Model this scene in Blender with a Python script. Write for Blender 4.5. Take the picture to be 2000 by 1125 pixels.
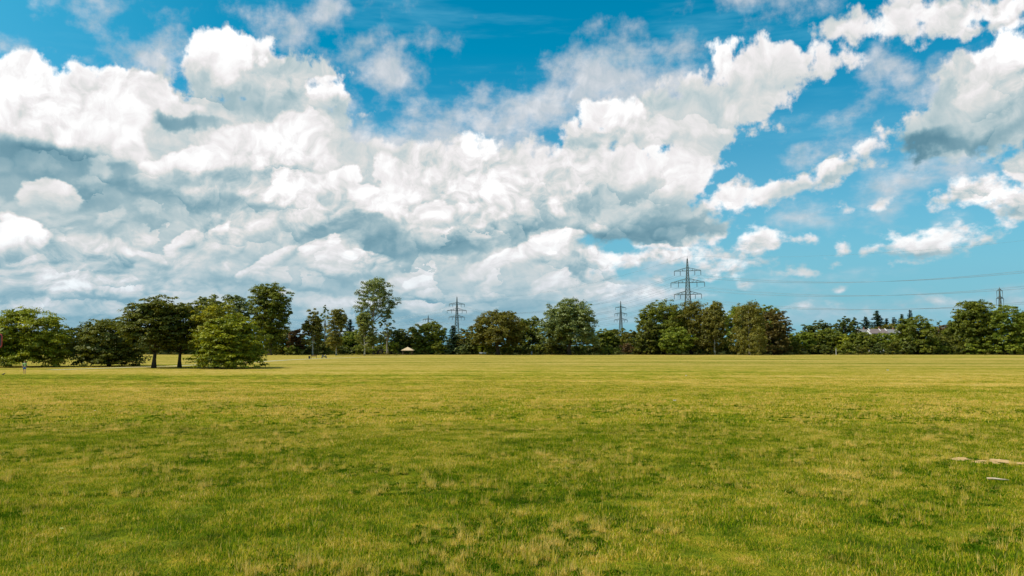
import bpy, bmesh, math, random
import numpy as np
from mathutils import Vector, Matrix

for _o in list(bpy.data.objects):
    bpy.data.objects.remove(_o)
scene = bpy.context.scene
R = math.radians

# ------------------------------------------------------------------ camera
LENS, CAM_H, PITCH = 28.0, 3.3, 4.14
FPX = LENS / 36.0 * 2000.0            # focal length in photograph pixels
cam_data = bpy.data.cameras.new("camera")
cam_data.lens = LENS
cam_data.sensor_width = 36.0
cam_data.clip_start = 0.1
cam_data.clip_end = 9000.0
cam = bpy.data.objects.new("camera", cam_data)
scene.collection.objects.link(cam)
cam.location = (0.0, 0.0, CAM_H)
cam.rotation_euler = (R(90 + PITCH), 0, 0)
scene.camera = cam

# ------------------------------------------------------------------ exposure
scene.view_settings.view_transform = 'Standard'
scene.view_settings.look = 'None'
scene.view_settings.exposure = 0.0
scene.view_settings.gamma = 1.0
scene.view_settings.use_curve_mapping = False
scene.cycles.max_bounces = 5
scene.cycles.diffuse_bounces = 3
scene.cycles.transmission_bounces = 2
scene.cycles.transparent_max_bounces = 6

# ------------------------------------------------------------------ sun
SUN_EL, SUN_AZ = 52.0, -105.0         # azimuth from +Y, clockwise positive
sd = bpy.data.lights.new("sun", 'SUN')
sd.energy = 4.6
sd.angle = R(0.5)
sd.color = (1.0, 0.93, 0.80)
sun = bpy.data.objects.new("sun", sd)
scene.collection.objects.link(sun)
_sdir = Vector((math.sin(R(SUN_AZ)) * math.cos(R(SUN_EL)),
                math.cos(R(SUN_AZ)) * math.cos(R(SUN_EL)), math.sin(R(SUN_EL))))
sun.rotation_euler = (-_sdir).to_track_quat('-Z', 'Y').to_euler()
sun.location = (-60, -20, 80)


def ray(px, py):
    """direction of a pixel of the 2000x1125 photograph"""
    x, y, z = (px - 1000) / FPX, 1.0, -(py - 562.5) / FPX
    c, s = math.cos(R(PITCH)), math.sin(R(PITCH))
    return Vector((x, y * c - z * s, y * s + z * c))


def ground_pt(px, py):
    d = ray(px, py)
    t = -CAM_H / d.z
    return Vector((d.x * t, d.y * t, 0))


def at_depth(px, Y, py=None):
    """point at depth Y seen at pixel px (and py); z = 0 without py"""
    d = ray(px, 675 if py is None else py)
    t = Y / d.y
    return Vector((d.x * t, Y, 0 if py is None else CAM_H + d.z * t))


def azel(px, py):
    d = ray(px, py)
    return math.atan2(d.x, d.y), math.atan2(d.z, math.hypot(d.x, d.y))


# ------------------------------------------------------------------ node helper
class NT:
    def __init__(self, tree):
        self.t = tree

    def n(self, kind, **kw):
        nd = self.t.nodes.new(kind)
        for k, v in kw.items():
            setattr(nd, k, v)
        return nd

    def plug(self, sock, v):
        if isinstance(v, bpy.types.NodeSocket):
            self.t.links.new(v, sock)
        elif v is not None:
            if sock.type == 'RGBA' and len(v) == 3:
                v = (*v, 1)
            sock.default_value = v

    def m(self, op, a, b=None, c=None, clamp=False):
        nd = self.n('ShaderNodeMath', operation=op, use_clamp=clamp)
        self.plug(nd.inputs[0], a)
        if b is not None: self.plug(nd.inputs[1], b)
        if c is not None: self.plug(nd.inputs[2], c)
        return nd.outputs[0]

    def v(self, op, a, b=None, scale=None):
        nd = self.n('ShaderNodeVectorMath', operation=op)
        self.plug(nd.inputs[0], a)
        if b is not None: self.plug(nd.inputs[1], b)
        if scale is not None: self.plug(nd.inputs[3], scale)
        return nd.outputs['Value'] if op in ('LENGTH', 'DOT_PRODUCT', 'DISTANCE') else nd.outputs[0]

    def comb(self, x, y, z=0.0):
        nd = self.n('ShaderNodeCombineXYZ')
        for i, q in enumerate((x, y, z)): self.plug(nd.inputs[i], q)
        return nd.outputs[0]

    def sep(self, a):
        nd = self.n('ShaderNodeSeparateXYZ'); self.plug(nd.inputs[0], a)
        return nd.outputs

    def ss(self, x, lo, hi, a=0.0, b=1.0, kind='SMOOTHSTEP'):
        nd = self.n('ShaderNodeMapRange', interpolation_type=kind, clamp=True)
        for i, q in enumerate((x, lo, hi, a, b)): self.plug(nd.inputs[i], q)
        return nd.outputs[0]

    def mixf(self, f, a, b):
        nd = self.n('ShaderNodeMix', data_type='FLOAT')
        self.plug(nd.inputs[0], f); self.plug(nd.inputs[2], a); self.plug(nd.inputs[3], b)
        return nd.outputs[0]

    def mixc(self, f, a, b, blend='MIX'):
        nd = self.n('ShaderNodeMix', data_type='RGBA', blend_type=blend)
        self.plug(nd.inputs[0], f); self.plug(nd.inputs[6], a); self.plug(nd.inputs[7], b)
        return nd.outputs[2]

    def noise(self, vec, scale, detail=4, rough=0.5, dist=0.0, dim='2D', lac=2.0, col=False):
        nd = self.n('ShaderNodeTexNoise', noise_dimensions=dim)
        self.plug(nd.inputs['Vector'], vec)
        nd.inputs['Scale'].default_value = scale
        nd.inputs['Detail'].default_value = detail
        nd.inputs['Roughness'].default_value = rough
        nd.inputs['Lacunarity'].default_value = lac
        nd.inputs['Distortion'].default_value = dist
        return nd.outputs['Color' if col else 'Fac']

    def voro(self, vec, scale, detail=0, rough=0.5, rnd=1.0):
        nd = self.n('ShaderNodeTexVoronoi', voronoi_dimensions='2D', feature='F1')
        nd.normalize = True
        self.plug(nd.inputs['Vector'], vec)
        nd.inputs['Scale'].default_value = scale
        nd.inputs['Detail'].default_value = detail
        nd.inputs['Roughness'].default_value = rough
        nd.inputs['Randomness'].default_value = rnd
        return nd.outputs['Distance']

    def ramp(self, f, stops, interp='LINEAR'):
        nd = self.n('ShaderNodeValToRGB')
        cr = nd.color_ramp
        cr.interpolation = interp
        while len(cr.elements) < len(stops): cr.elements.new(0.5)
        for e, (p, c) in zip(cr.elements, stops):
            e.position = p
            e.color = (*c, 1)
        self.plug(nd.inputs[0], f)
        return nd.outputs[0]


def lin(r, g, b):
    f = lambda c: c / 12.92 if c <= 0.04045 else ((c + 0.055) / 1.055) ** 2.4
    return (f(r / 255), f(g / 255), f(b / 255))
# ------------------------------------------------------------------ sky and clouds (world)
world = bpy.data.worlds.new("World")
scene.world = world
world.use_nodes = True
world.node_tree.nodes.clear()
W = NT(world.node_tree)
SKY_STRENGTH = 0.1

g = W.n('ShaderNodeTexCoord').outputs['Generated']
dx, dy, dz = W.sep(W.v('NORMALIZE', g))
az = W.m('ARCTAN2', dx, dy)
el = W.m('ARCSINE', dz)
P = W.comb(az, el, 1.0)                                            # azimuth / elevation
hyp = W.m('SQRT', W.m('ADD', W.m('MULTIPLY', dx, dx), W.m('MULTIPLY', dy, dy)))
azm = W.m('ARCSINE', W.m('DIVIDE', dx, hyp))                   # mirrored behind the camera: no seam
# cloud coordinates: flattened towards the horizon like a real deck
Q = W.comb(azm, W.m('MULTIPLY', W.m('LOGARITHM', W.m('ADD', W.m('MAXIMUM', el, 0.0), 0.16), math.e), 0.40))

# rolling edges: the drawn outline is pushed about by noise at several sizes
perp = W.ss(el, 0.02, 0.25, 0.35, 1.0, 'LINEAR')               # everything gets finer towards the horizon
w1 = W.v('SUBTRACT', W.noise(Q, 5.0, 1, 0.5, col=True), (0.5, 0.5, 0.0))
w2 = W.v('SUBTRACT', W.noise(W.v('ADD', Q, (7, 3, 0)), 15.0, 5, 0.54, col=True), (0.5, 0.5, 0.0))
w3 = W.v('SUBTRACT', W.noise(W.v('ADD', Q, (1, 8, 0)), 52.0, 3, 0.55, col=True), (0.5, 0.5, 0.0))
warp = W.v('ADD', W.v('MULTIPLY', w1, (0.034, 0.024, 0)), W.v('MULTIPLY', w2, (0.058, 0.040, 0)))
Pw = W.v('ADD', P, W.v('SCALE', warp, scale=perp))


def place(px, py, rx, ry, rot):
    a, e = azel(px, py)
    a2, _ = azel(px + 10, py)
    _, e2 = azel(px, py - 10)
    return a, e, rx * (a2 - a) / 10, ry * (e2 - e) / 10, R(rot)


def blob(vec, px, py, rx, ry, rot=0):
    """squared distance from the centre of an ellipse, its local height, and its radius; vec.z is 1"""
    a, e, ra, re, th = place(px, py, rx, ry, rot)
    c, s_ = math.cos(th), math.sin(th)
    u = W.v('DOT_PRODUCT', vec, (c / ra, s_ / ra, -(c * a + s_ * e) / ra))
    v = W.v('DOT_PRODUCT', vec, (-s_ / re, c / re, -(-s_ * a + c * e) / re))
    return W.m('MULTIPLY_ADD', u, u, W.m('MULTIPLY', v, v)), v, min(ra, re)


def chain(vec, f):
    # a negligible offset that makes the renderer work through the list in order
    return W.v('ADD', vec, W.v('SCALE', (1e-7, 0, 0), scale=f))


def union(vec, lst, k=0.006):
    """smooth union of ellipses as a signed distance in radians"""
    acc = None
    for i, b in enumerate(lst):
        if i % 10 == 9: vec = chain(vec, acc)
        q, _, r = blob(vec, *b)
        s = W.m('MULTIPLY_ADD', W.m('SQRT', q), -r, r)
        acc = s if acc is None else W.m('SMOOTH_MAX', acc, s, k)
    return acc


# --- where the heaped clouds stand (photo pixels: x, y, rx, ry, tilt)
HEAP = [
    (30, 210, 190, 110), (-150, 200, 250, 130), (250, 230, 200, 100), (500, 150, 165, 72), (420, 112, 75, 42),
    (620, 140, 60, 45, 0), (500, 240, 230, 70), (640, 192, 52, 42),
    (160, 400, 560, 160), (560, 420, 420, 170), (820, 370, 190, 95), (940, 320, 75, 45), (1010, 380, 190, 100),
    (1180, 370, 200, 105), (1290, 350, 110, 75), (1310, 440, 110, 55), (1340, 300, 65, 70),
    (400, 570, 900, 100), (900, 520, 330, 90), (1330, 497, 120, 20),
    (1490, 130, 130, 62), (1400, 108, 42, 34), (1590, 128, 80, 20, -6), (1400, 195, 130, 58), (1260, 245, 150, 55),
    (1190, 232, 75, 40), (1430, 243, 90, 20), (1350, 260, 90, 60),
    (1990, 130, 80, 80), (1960, 220, 130, 95, 30), (1850, 265, 100, 55, 20), (1900, 165, 120, 70, 40), (1835, 250, 90, 50, 35), (2150, 180, 200, 130),
    (1830, 20, 260, 42), (1680, 58, 85, 22), (1900, 50, 110, 30),
    (1650, 330, 110, 27, 22), (1500, 388, 82, 28, 14), (1575, 360, 120, 24, 22), (1900, 385, 85, 30, 5), (1985, 405, 90, 38), (2010, 340, 40, 60),
    (1425, 385, 50, 30, 20), (1420, 365, 45, 14, 20),
    (1810, 472, 104, 29), (1745, 478, 40, 18), (1922, 470, 27, 17), (1806, 504, 50, 7),
    (1492, 470, 62, 25), (1645, 481, 24, 16), (1652, 414, 23, 10), (1706, 401, 20, 12, 30), (1558, 531, 35, 12),
    (1492, 513, 26, 14), (1616, 521, 13, 7), (1412, 521, 52, 20), (1446, 558, 17, 8), (1240, 505, 60, 14),
    (1130, 560, 110, 30), (1270, 570, 70, 16), (1215, 592, 18, 7), (1285, 545, 24, 10), (1335, 575, 40, 10), (1180, 610, 40, 9), (1580, 591, 40, 8), (1820, 591, 60, 8), (1700, 607, 40, 6), (1960, 588, 40, 9), (1480, 615, 60, 7), (1640, 560, 12, 6), (1845, 437, 12, 8), (1560, 470, 14, 6), (1380, 540, 30, 8), (1690, 488, 10, 6),
]
# --- thin, torn cloud: lower density
THIN = [
    (1190, 150, 150, 64, 5), (1090, 200, 230, 55, 12), (950, 250, 230, 48, 8), (1240, 200, 140, 60), (810, 222, 70, 16), (1300, 180, 90, 60),
    (730, 290, 120, 60, 0), (870, 300, 200, 60), (465, 36, 72, 27), (640, 32, 60, 34, 20), (590, 45, 50, 18), (755, 128, 48, 34),
    (785, 98, 42, 14, 20), (690, 90, 70, 34, 35), (745, 55, 22, 16), (300, 110, 70, 30), (270, 20, 20, 10),
    (70, 12, 34, 14), (5, 85, 30, 14), (175, 118, 25, 10), (640, 250, 160, 60), (580, 180, 90, 50),
    (1720, 135, 50, 26, 25), (1780, 160, 26, 38, 0), (1865, 130, 60, 40, 30), (1565, 224, 22, 10, 15), (1620, 235, 18, 7),
    (1675, 215, 30, 14, 30), (1800, 330, 45, 26, 30), (1570, 330, 26, 22, 30), (1640, 298, 14, 7), (1470, 35, 34, 16, 25),
    (1500, 5, 50, 12), (1870, 320, 40, 30, 50), (1740, 432, 18, 10), (1842, 438, 12, 9), (1530, 430, 40, 10, 0),
    (1790, 592, 70, 7), (1580, 590, 34, 7), (1640, 605, 90, 10), (1880, 600, 90, 10), (1500, 545, 50, 8),
    (1985, 585, 50, 18), (1530, 620, 200, 14), (1300, 620, 200, 20), (1750, 355, 90, 18, 10), (1330, 530, 70, 30), (1200, 570, 160, 50),
]
d_heap = union(Pw, HEAP)
d_thin = union(chain(Pw, d_heap), THIN, 0.010)
soft_edge = W.m('SUBTRACT', W.noise(W.v('MULTIPLY', W.v('ADD', Q, (5.1, 1.2, 0)), (0.8, 1.25, 1)), 17.0, 6, 0.60), 0.5)
edge = W.m('SUBTRACT', W.noise(W.v('ADD', Q, (3.1, 9.2, 0)), 38.0, 5, 0.55), 0.5)   # ragged fine edge
far_noise = W.m('SUBTRACT', W.noise(W.v('ADD', Q, (11, 5, 0)), 2.4, 4, 0.55), 0.50)
outside = W.m('MAXIMUM', W.ss(W.m('ABSOLUTE', az), 0.62, 0.85), W.ss(el, 0.42, 0.62))
# outside the photograph the same broken deck carries on
d_far = W.m('SUBTRACT', W.m('MULTIPLY', far_noise, 0.35), W.m('MULTIPLY', W.m('SUBTRACT', 1.0, outside), 0.3))
d_heap = W.m('MAXIMUM', d_heap, d_far)
edgeP = W.m('MULTIPLY', edge, perp)
a_heap = W.ss(W.m('MULTIPLY_ADD', edgeP, 0.052, d_heap), -0.002, 0.0095)
a_thin = W.ss(W.m('MULTIPLY_ADD', W.m('MULTIPLY', soft_edge, perp), 0.120, d_thin), -0.016, 0.034)
a_thin = W.m('MULTIPLY', a_thin, 0.90)

# --- light and dark masses of the heaped clouds (x, y, rx, ry, tilt, tone, weight)
TONE = [
    (1060, 330, 420, 95, 0, .70, .75), (480, 300, 260, 50, 5, .73, .6), (80, 190, 300, 110, 0, .73, .8), (1200, 170, 500, 110, 0, .70, .6),
    (300, 640, 1300, 90, 0, .26, .8), (300, 560, 900, 60, 0, .36, .8), (500, 440, 700, 90, 0, .44, .8),
    (120, 322, 320, 50, -6, .08, 1.), (60, 370, 200, 50, 0, .26, .8), (330, 232, 120, 16, 0, .08, 1.), (230, 190, 130, 45, 20, .45, .7),
    (470, 190, 200, 40, 5, .42, .85), (520, 150, 120, 30, 0, .62, .8), (600, 215, 120, 30, 0, .36, .7), (440, 350, 260, 26, 0, .32, .8), (330, 400, 200, 40, 0, .30, .8),
    (800, 474, 160, 30, 0, .08, .95), (700, 440, 150, 30, 10, .34, .8), (1260, 454, 165, 36, 0, .08, .95), (1160, 388, 60, 24, 20, .12, .9),
    (1010, 440, 130, 26, 15, .30, .8), (1250, 400, 120, 40, 0, .36, .8), (1200, 278, 120, 16, 0, .36, .9), (1340, 215, 80, 40, 0, .50, .7), (980, 600, 120, 18, 0, .20, .7), (1400, 425, 60, 14, 0, .30, .9),
    (1840, 298, 150, 40, 16, -.06, 1.), (1930, 262, 120, 44, 18, .14, .95), (1940, 205, 110, 60, 20, .52, .85), (1960, 418, 90, 10, 0, .42, .8), (1690, 345, 90, 14, 22, .5, .8), (1810, 490, 90, 8, 0, .36, .9),
    # bright heads
    (40, 190, 250, 95, 0, 1.1, 1.), (180, 165, 80, 45, 0, 1.1, 1.), (130, 250, 170, 40, -10, 1., .9), (425, 112, 75, 42, 0, 1.15, 1.), (500, 95, 45, 22, 0, 1.05, .9),
    (290, 185, 60, 32, 0, .90, .9), (330, 205, 80, 12, 0, .72, .8), (640, 178, 46, 30, 0, 1.05, .9), (500, 290, 130, 50, 10, .96, .9), (370, 315, 90, 30, 10, .95, .9), (600, 270, 60, 50, 0, .9, .6),
    (620, 375, 95, 38, 15, 1., 1.), (670, 355, 40, 28, 0, 1.1, 1.), (715, 395, 40, 30, -30, 1.05, .9), (775, 385, 42, 75, 15, 1.02, .95), (850, 350, 90, 60, 30, .80, .8), (870, 412, 90, 20, 8, 1.04, .95),
    (935, 300, 46, 40, 0, 1.0, .9), (960, 360, 60, 40, 0, .88, .8), (1060, 330, 90, 40, 0, .84, .7), (1180, 230, 76, 34, 0, 1.08, 1.), (1210, 215, 40, 24, 0, 1.1, .9), (1130, 350, 60, 24, 15, .86, .8), (1260, 320, 110, 34, 0, .88, .8), (1345, 340, 50, 30, 0, .92, .8),
    (1310, 255, 110, 16, 0, .8, .7), (1470, 115, 150, 50, 0, .95, .9), (1390, 95, 40, 24, 0, 1., .9), (1600, 130, 90, 20, 0, .8, .8),
    (25, 470, 58, 44, 10, 1.15, 1.), (90, 385, 60, 30, 10, .84, .9), (368, 472, 40, 18, 40, 1.0, .9), (430, 445, 30, 12, 25, .9, .8), (525, 510, 70, 16, 30, .95, .9), (625, 482, 40, 12, 20, .82, .9), (100, 530, 120, 34, 10, .70, .8),
    (1010, 500, 110, 24, 20, .92, .9), (1085, 468, 50, 22, 20, .98, .9), (820, 546, 36, 10, 15, .94, .9), (715, 510, 60, 22, 0, .74, .8), (1080, 556, 60, 18, 10, .84, .9), (1300, 497, 110, 18, 0, .86, .9), (1400, 520, 70, 20, 0, .9, .9), (1420, 385, 40, 22, 20, 1., .9),
    (640, 590, 90, 12, 0, .55, .7), (260, 560, 130, 14, 0, .60, .7), (220, 480, 110, 22, 5, .56, .7),
    (1990, 110, 90, 70, 0, 1.1, 1.), (1940, 165, 60, 50, 0, .86, .7), (1850, 30, 250, 34, 0, .88, .9), (1640, 320, 120, 18, 22, .86, .9), (1480, 388, 80, 22, 15, .88, .9),
    (1880, 375, 90, 22, 8, .90, .9), (1970, 370, 70, 26, 0, .86, .9), (1800, 465, 95, 16, 0, 1., .9), (1480, 462, 60, 16, 0, 1., .9),
]
Pt = W.v('ADD', P, W.v('SCALE', W.v('ADD', W.v('MULTIPLY', w1, (0.034, 0.022, 0)), W.v('ADD', W.v('MULTIPLY', w2, (0.070, 0.044, 0)), W.v('MULTIPLY', w3, (0.014, 0.011, 0)))), scale=perp))
tone = W.m('MULTIPLY_ADD', W.m('SUBTRACT', W.noise(chain(Q, d_thin), 7.0, 3, 0.5), 0.5), 0.8, 0.56)
HEAD = 0.74
for i, (x, y, rx, ry, rot, tv, wt) in enumerate(TONE):
    if i % 8 == 0: Pt = chain(Pt, tone)
    if tv >= HEAD:       # a sunlit head: crisp above, melting away below
        q, v, _ = blob(Pt, x, y, rx * 1.08, ry * 1.15, rot)
        f = W.m('MULTIPLY', W.ss(q, 1.0, 0.62, 0.0, wt), W.ss(v, -1.0, 0.25))
    else:
        q, v, _ = blob(Pt, x, y, rx * 1.18, ry * 1.18, rot)
        f = W.ss(q, 1.0, 0.1, 0.0, wt)
    tone = W.mixf(f, tone, tv)

# rank upon rank of smaller heads: every cell is crisp above and melts away below
def heads(vec, sc, amt_node, up, down):
    nd = W.n('ShaderNodeTexVoronoi', voronoi_dimensions='2D', feature='F1')
    W.plug(nd.inputs['Vector'], vec)
    nd.inputs['Scale'].default_value = sc
    nd.inputs['Randomness'].default_value = 1.0
    rnd = W.sep(nd.outputs['Color'])[0]
    v = W.m('MULTIPLY', W.m('SUBTRACT', W.sep(vec)[1], W.sep(nd.outputs['Position'])[1]), sc)
    crisp = W.m('MULTIPLY', W.ss(nd.outputs['Distance'], 0.60, 0.36), W.ss(v, -0.42, 0.20))
    base = W.m('MULTIPLY', W.ss(nd.outputs['Distance'], 0.70, 0.40), W.ss(v, 0.05, -0.40))
    d = W.m('SUBTRACT', W.m('MULTIPLY', crisp, up), W.m('MULTIPLY', base, down))
    return W.m('MULTIPLY', W.m('MULTIPLY', d, rnd), amt_node)


Qh = W.v('ADD', chain(Q, tone), W.v('ADD', W.v('MULTIPLY', w1, (0.05, 0.05, 0)), W.v('ADD', W.v('MULTIPLY', w2, (0.062, 0.062, 0)), W.v('MULTIPLY', w3, (0.020, 0.020, 0)))))
low = W.ss(el, 0.26, 0.14)
amtA = W.m('MULTIPLY', W.ss(tone, 0.95, 0.60, 0.25, 1.0), W.mixf(low, 0.55, 1.0))
tone = W.m('ADD', tone, W.m('ADD', heads(W.v('MULTIPLY', Qh, (1, 1.15, 1)), 11.0, amtA, 0.36, 0.20),
                            heads(W.v('ADD', Qh, (0.37, 0.21, 0)), 25.0, amtA, 0.28, 0.13)))

# billow relief: a rounded height field and the same field a little towards the sun
Qb = W.v('ADD', chain(Q, tone), W.v('SCALE', W.v('SUBTRACT', W.noise(W.v('ADD', Q, (2, 2, 0)), 14.0, 3, 0.5, col=True), (0.5, 0.5, 0)), scale=0.06))


def billow(vec, sc):
    return W.m('SUBTRACT', 1.0, W.voro(vec, sc, 2, 0.5))


h0 = billow(Qb, 11.0)
h1 = billow(W.v('ADD', Qb, (-0.012, 0.012, 0)), 11.0)
n0 = W.noise(Qb, 34.0, 5, 0.60)
n1 = W.noise(W.v('ADD', Qb, (-0.006, 0.007, 0)), 34.0, 5, 0.60)
relief = W.m('ADD', W.m('MULTIPLY', W.m('SUBTRACT', h0, h1), 1.15), W.m('MULTIPLY', W.m('SUBTRACT', n0, n1), 1.05))
hollow = W.m('MULTIPLY', W.m('SUBTRACT', h0, 0.70), 0.40)
lumpy = W.m('MULTIPLY', W.ss(tone, 0.15, 0.75, 0.22, 1.0), W.ss(W.noise(Q, 4.0, 1, 0.5), 0.35, 0.65, 0.45, 1.15))
tone = W.m('ADD', tone, W.m('MULTIPLY', W.m('ADD', relief, hollow), lumpy))
# edges are thin and take the light
tone = W.m('ADD', tone, W.m('MULTIPLY', W.ss(d_heap, 0.018, 0.0), 0.10))
k = SKY_STRENGTH
cc = lambda r, g_, b, s=1.0: tuple(c * s for c in lin(r, g_, b))
cloud = W.ramp(W.m('MULTIPLY', tone, 0.8), [
    (0.00, cc(96, 140, 158)), (0.14, cc(126, 164, 178)), (0.28, cc(162, 188, 196)), (0.42, cc(194, 208, 211)),
    (0.56, cc(220, 222, 221)), (0.70, cc(240, 237, 238)), (0.84, (1, 1, 1)), (1.0, (1.12, 1.12, 1.12))])
thin_tone = W.m('ADD', W.m('MULTIPLY', W.m('ADD', relief, hollow), 0.6), 0.62)
thin_col = W.ramp(thin_tone, [(0.2, cc(165, 190, 200)), (0.6, cc(206, 212, 218)), (1.0, cc(246, 244, 246))])

# clear sky: Nishita, graded towards the photograph's cyan
sky = W.n('ShaderNodeTexSky', sky_type='NISHITA')
sky.sun_disc = False
sky.sun_elevation = R(SUN_EL)
sky.sun_rotation = R(SUN_AZ)
sky.altitude = 50
sky.air_density = 1.0
sky.dust_density = 0.6
sky.ozone_density = 1.6
grade = W.mixc(W.ss(el, 0.0, 0.36, 0, 1, 'LINEAR'), (0.62, 1.05, 1.22), (0.0, 1.10, 1.22))
clear = W.mixc(1.0, W.v('SCALE', sky.outputs[0], scale=k), grade, 'MULTIPLY')
clear = W.mixc(W.ss(az, -0.25, -0.75, 0.0, 0.45), clear, cc(105, 200, 235))
# faint high veil streaks
veil = W.ss(W.noise(W.v('MULTIPLY', P, (1.0, 7.0, 1)), 3.0, 5, 0.6), 0.48, 0.78, 0.0, 0.34)
clear = W.mixc(veil, clear, cc(120, 195, 225))
clear = W.mixc(W.ss(el, 0.30, 0.0, 0.0, 0.80, 'LINEAR'), clear, cc(126, 190, 207))
col = W.mixc(a_thin, clear, thin_col)
col = W.mixc(a_heap, col, cloud)
# air in front of the far clouds, below them
air = W.ss(el, 0.15, 0.0, 0.0, 0.42)
col = W.mixc(air, col, cc(122, 178, 204))
bg = W.n('ShaderNodeBackground')
W.plug(bg.inputs['Color'], W.v('SCALE', col, scale=1.0 / k))
bg.inputs['Strength'].default_value = k
out = W.n('ShaderNodeOutputWorld')
W.t.links.new(bg.outputs[0], out.inputs[0])
world.cycles.sampling_method = 'MANUAL'
world.cycles.sample_map_resolution = 256
# ------------------------------------------------------------------ object helpers
COL = scene.collection


def link(name, mesh, mats=(), parent=None, smooth=False):
    o = bpy.data.objects.new(name, mesh)
    COL.objects.link(o)
    for m in (mats if isinstance(mats, (list, tuple)) else [mats]):
        mesh.materials.append(m)
    if parent is not None:
        o.parent = parent
    if smooth:
        for p in mesh.polygons: p.use_smooth = True
    return o


def empty(name, loc, rz=0.0):
    o = bpy.data.objects.new(name, None)
    o.empty_display_size = 0.5
    COL.objects.link(o)
    o.location = loc
    o.rotation_euler = (0, 0, rz)
    return o


def tag(o, label=None, cat=None, group=None, kind=None):
    if label: o['label'] = label
    if cat: o['category'] = cat
    if group: o['group'] = group
    if kind: o['kind'] = kind
    return o


def np_mesh(name, verts, faces, attrs=None):
    """verts (n,3), faces (m,k) with one k"""
    me = bpy.data.meshes.new(name)
    verts = np.asarray(verts, dtype=np.float32)
    faces = np.asarray(faces, dtype=np.int32)
    k = faces.shape[1]
    me.vertices.add(len(verts)); me.vertices.foreach_set('co', verts.ravel())
    me.loops.add(faces.size); me.loops.foreach_set('vertex_index', faces.ravel())
    me.polygons.add(len(faces))
    me.polygons.foreach_set('loop_start', np.arange(0, faces.size, k, dtype=np.int32))
    try:
        me.polygons.foreach_set('loop_total', np.full(len(faces), k, dtype=np.int32))
    except Exception:
        pass
    me.update(calc_edges=True)
    for nm, arr in (attrs or {}).items():
        at = me.attributes.new(nm, 'FLOAT', 'POINT')
        at.data.foreach_set('value', np.asarray(arr, dtype=np.float32))
    return me


class MB:
    """collects simple solids, builds one mesh object"""
    def __init__(self):
        self.bm = bmesh.new()

    def tube(self, pts, radii, seg=6, cap=True):
        rings = []
        pts = [Vector(p) for p in pts]
        for i, p in enumerate(pts):
            d = (pts[min(i + 1, len(pts) - 1)] - pts[max(i - 1, 0)]).normalized()
            a = d.orthogonal().normalized() if abs(d.z) > 0.9 else d.cross(Vector((0, 0, 1))).normalized()
            if abs(d.z) > 0.9: a = (Vector((1, 0, 0)) - d * d.x).normalized()
            b = d.cross(a)
            r = radii[i] if hasattr(radii, '__len__') else radii
            rings.append([self.bm.verts.new(p + a * (r * math.cos(2 * math.pi * k / seg)) + b * (r * math.sin(2 * math.pi * k / seg))) for k in range(seg)])
        for r0, r1 in zip(rings, rings[1:]):
            for k in range(seg):
                self.bm.faces.new((r0[k], r0[(k + 1) % seg], r1[(k + 1) % seg], r1[k]))
        if cap:
            self.bm.faces.new(rings[0][::-1]); self.bm.faces.new(rings[-1])
        return self

    def box(self, c, s, rot=None):
        m = Matrix.Translation(c) @ (rot or Matrix()) @ Matrix.Diagonal((*s, 1))
        bmesh.ops.create_cube(self.bm, size=1.0, matrix=m)
        return self

    def poly(self, vs, fs):
        vv = [self.bm.verts.new(v) for v in vs]
        for f in fs: self.bm.faces.new([vv[i] for i in f])
        return self

    def ball(self, c, s, seg=12, ring=8):
        m = Matrix.Translation(c) @ Matrix.Diagonal((*s, 1))
        bmesh.ops.create_uvsphere(self.bm, u_segments=seg, v_segments=ring, radius=1.0, matrix=m)
        return self

    def build(self, name, mat, parent=None, smooth=False):
        me = bpy.data.meshes.new(name)
        bmesh.ops.recalc_face_normals(self.bm, faces=self.bm.faces)
        self.bm.to_mesh(me); self.bm.free()
        return link(name, me, mat, parent, smooth)


# ------------------------------------------------------------------ materials
def new_mat(name):
    m = bpy.data.materials.new(name)
    m.use_nodes = True
    m.node_tree.nodes.clear()
    return m, NT(m.node_tree)


def finish(m, T, shader, disp=None):
    o = T.n('ShaderNodeOutputMaterial')
    T.t.links.new(shader, o.inputs[0])
    return m


def rough_mat(name, a, b, scale=4.0, rough=0.8, metal=0.0, stretch=(1, 1, 1), bump=0.2):
    """two-tone weathered surface"""
    m, T = new_mat(name)
    tc = T.n('ShaderNodeTexCoord').outputs['Object']
    n = T.noise(T.v('MULTIPLY', tc, stretch), scale, 5, 0.6, dim='3D')
    c = T.mixc(T.ss(n, 0.3, 0.7), a, b)
    p = T.n('ShaderNodeBsdfPrincipled')
    T.plug(p.inputs['Base Color'], c)
    p.inputs['Roughness'].default_value = rough
    if rough > .85: p.inputs['Specular IOR Level'].default_value = 0.05
    p.inputs['Metallic'].default_value = metal
    bp = T.n('ShaderNodeBump'); bp.inputs['Strength'].default_value = bump
    T.plug(bp.inputs['Height'], n); T.t.links.new(bp.outputs[0], p.inputs['Normal'])
    return finish(m, T, p.outputs[0])


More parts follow.
